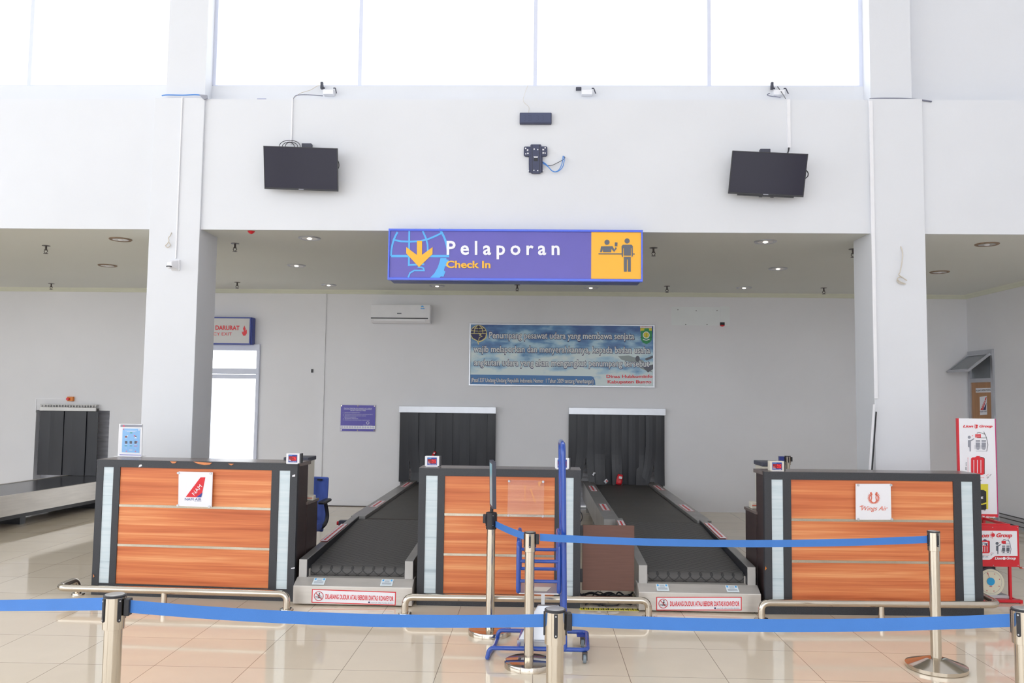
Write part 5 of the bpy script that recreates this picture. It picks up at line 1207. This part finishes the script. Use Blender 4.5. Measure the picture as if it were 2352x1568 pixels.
m = MB(); m.flat(PT, [q3(550,1125),q3(600,1112),q3(660,1116),q3(695,1135),q3(698,1378),q3(685,1388),q3(550,1392)], .0006, .004); m.disk(PT, *q3(675,1396), 1.6, t=.0006, off=.004, n=10); m.stroke(PT, [q3(605,1060),q3(605,1112)], .7, .0006, .004); build('bag_print', m, black_s, st)
text(w2, PT, '7kg', *q3(535,1226), *q3(653,1226), 5, .006, .03); w2.disk(PT, *q3(675,1396), 1, t=.0006, off=.006, n=8); build('white_marks', w2, white_s, st)
m = MB(); m.flat(PT, [q3(550,1300),q3(640,1304),q3(698,1284),q3(698,1306),q3(640,1322),q3(550,1318)], .0006, .006); build('yellow_strap_print', m, yellow_s, st)
# the red cage with the lower board
cg = thing('size_gauge_cage', at_y(2290, 1390, YL), 'red steel cabin baggage cage with 7 kg board right of the right counter', 'baggage gauge')
PG = PY(YL-.03)
def q8(x, y): return (2230+x/6.82, 1190+y/6.82)
A, B = PG.at(*q8(-30,430)), PG.at(*q8(757,430)); zt, zb = PG.at(*q8(500,112)).z, PG.at(*q8(450,757)).z
build('board', MB().box(A.x, B.x, YL-.03, YL-.01, zb, zt), red_m, cg, bevel=.002)
build('white_sheet', MB().flat(PG, [q8(5,190),q8(720,198),q8(732,590),q8(385,590),q8(350,608),q8(320,636),q8(290,650),q8(5,650)], .001, .002), white_s, cg)
m = MB(); text(m, PG, 'Lion', *q8(85,296), *q8(276,296), 9, .004, .04, .25); text(m, PG, 'Group', *q8(392,294), *q8(642,294), 9, .004, .04, .25)
cx, cy = q8(348,262); m.disk(PG, cx, cy, 4.4, t=.0006, off=.003, n=16)
for a in range(6): t_ = math.radians(95+a*30); m.stroke(PG, [(cx+5*math.cos(t_), cy-5*math.sin(t_)), (cx+8*math.cos(t_+.2), cy-8*math.sin(t_+.2))], 1.1, .0006, .003)
sc3 = MB(); sc3.flat(PG, [q8(154,362),q8(170,348),q8(280,348),q8(292,362),q8(292,530),q8(278,546),q8(168,546),q8(154,532)], .0006, .003); m.stroke(PG, [q8(150,575),q8(285,575)], .6, .0006, .003); m.stroke(PG, [q8(305,560),q8(335,532)], .5, .0006, .003)
g, k, rd = MB(), MB(), MB(); pictos(PG, lambda x, y: q8(402+(x-442)*.845-6, 392+(y-385)*.86), g, k, m, .003)
k.flat(PG, [q8(188,345),q8(205,330),q8(240,332),q8(255,348),q8(292,352),q8(298,372),q8(298,525),q8(288,545),q8(285,365),q8(200,350)], .0006, .0025)
build('red_print', m, red_s, cg); build('suitcase_print', sc3, red_s, cg)
for mm in (g, k): pass
build('pictogram', g, dgrey_s, cg); text(k, PG, '30 cm', *q8(174,614), *q8(268,614), 4.2, .003, .0); text(k, PG, '7 kg', *q8(176,414), *q8(258,414), 5.4, .008, .03); text(k, PG, '20 cm', *q8(320,585), *q8(358,545), 2.6, .003, 0); build('black_print', k, navy_s, cg)
m = MB(); m.flat(PG, [q8(164,368),q8(262,368),q8(266,425),q8(164,425)], .0006, .0055)
for x in (182, 218, 254): m.stroke(PG, [q8(x,440),q8(x,525)], 1.3, .0006, .0055)
text(m, PG, 'Lion', *q8(374,644), *q8(486,644), 6, .004, .04, .25); text(m, PG, 'Group', *q8(552,642), *q8(702,644), 6, .004, .04, .25); m.disk(PG, *q8(520,628), 3.6, t=.0006, off=.003, n=14)
build('white_print', m, white_s, cg)
build('rivet', MB().disk(PG, *q8(342,142), 1, t=.002, off=.003, n=8).disk(PG, *q8(730,142), 1, t=.002, off=.003, n=8).disk(PG, *q8(355,738), 1, t=.002, off=.003, n=8).disk(PG, *q8(741,736), 1, t=.002, off=.003, n=8), alu, cg)
X2 = B.x-.02; xlg = PG.at(*q8(640,900)).x; zfl = at_y(*q8(700,1285), YL).z; yk = YL+.40
m = MB(); tk = .022
def bar(a, b):
    a = Vector(a); b = Vector(b); lo = [min(a[i],b[i])-tk/2*(a[i] != b[i] or 1) for i in range(3)]; hi = [max(a[i],b[i])+tk/2 for i in range(3)]; m.box(lo[0],hi[0],lo[1],hi[1],lo[2],hi[2])
xL0 = A.x-.10
for x in (xlg, xL0): bar((x, YL, zfl), (x, YL, zt)); bar((x, yk, zfl), (x, yk, zt)); bar((x, YL, zt), (x, yk, zt)); bar((x, YL, zfl), (x, yk, zfl))
bar((xL0, YL, zfl), (X2+.02, YL-.03, zfl)); bar((xL0, yk, zfl), (X2, yk, zfl)); bar((xL0, yk, zt), (xlg, yk, zt)); bar((xL0, YL, zt-.0), (xlg, YL, zt)); 
bar((X2+.02, YL-.03, 0.012), (X2+.02, YL-.03, zfl)); bar((X2, yk, .012), (X2, yk, zfl)); bar((xL0, YL-.0, .012), (xL0, YL, zfl)); bar((xL0, yk, .012), (xL0, yk, zfl)); bar((X2, YL, zfl), (X2, yk, zfl))
build('cage_frame', m, red_m, cg, bevel=.002)
# dial scale standing on the cage floor
sc_ = thing('dial_scale', at_y(2272, 1372, YL+.02), 'round cream dial scale with blue centre on the red cage floor', 'scale')
YD = YL+.02; c = at_y(*q8(312,1003), YD); rr_ = at_y(*q8(530,1003), YD).x-c.x
build('dial_case', MB().lathe([(rr_*.97,0),(rr_*1.02,.012),(rr_*1.02,.05),(rr_*.7,.14)], (c.x, YD, c.z), 48, 'Y'), darkg, sc_)
build('dial_face', MB().lathe([(rr_*.96,-.002),(rr_*.96,.004)], (c.x, YD-.001, c.z), 48, 'Y', False), dial_m, sc_)
PDl = PY(YD-.003); cx, cy = q8(312,1003); m = MB(); R_ = 32
m.disk(PDl, cx, cy, R_*.80, t=.0006, off=.001, n=40, hole=.35)
for a in range(0, 360, 6): t_ = math.radians(a); m.stroke(PDl, [(cx+R_*.76*math.cos(t_), cy-R_*.76*math.sin(t_)), (cx+R_*.8*math.cos(t_), cy-R_*.8*math.sin(t_))], .35, .0006, .001)
build('scale_marks', m, grey_s, sc_)
m = MB()
for a in range(0, 360, 45): t_ = math.radians(a+20); m.rect(PDl, cx+R_*.66*math.cos(t_)-1, cy-R_*.66*math.sin(t_)-1, cx+R_*.66*math.cos(t_)+1, cy-R_*.66*math.sin(t_)+1, .0006, .001)
m.stroke(PDl, [q8(320,1040), q8(262,835)], .9, .0006, .004); m.rect(PDl, cx-3, cy+8, cx+3, cy+10, .0006, .002); build('pointer', m, mat('faded_red', C(190,90,96), .4), sc_)
bc = PDl.at(*q8(315,990), .006); build('centre_sticker', MB().lathe([(.0335,0),(.0335,.002)], (bc.x, bc.y, bc.z), 26, 'Y', False), mat('cyan_sticker', C(40,160,216), .4), sc_)
zf2 = zfl+tk/2; m = MB(); m.prism([(c.x-.09,YD-.02,zf2),(c.x+.16,YD-.02,zf2),(c.x+.14,YD-.02,zf2+.03),(c.x-.09,YD-.02,zf2+.03)], (0,.24,0)); build('scale_base', m, alu, sc_, bevel=.004)
m = MB(); m.box(c.x-.12, c.x+.06, YD+.03, YD+.2, c.z+rr_*.85, c.z+rr_*1.05); build('weighing_platform', m, blackp, sc_)
# little bits on the floor and belt
scrap(2345, 1303, 7.5, .03, .015, [salmon_s, white_s], 'tiny pink scrap hanging at the corner of the red board', 0, 'scrap', 'paper_scrap')
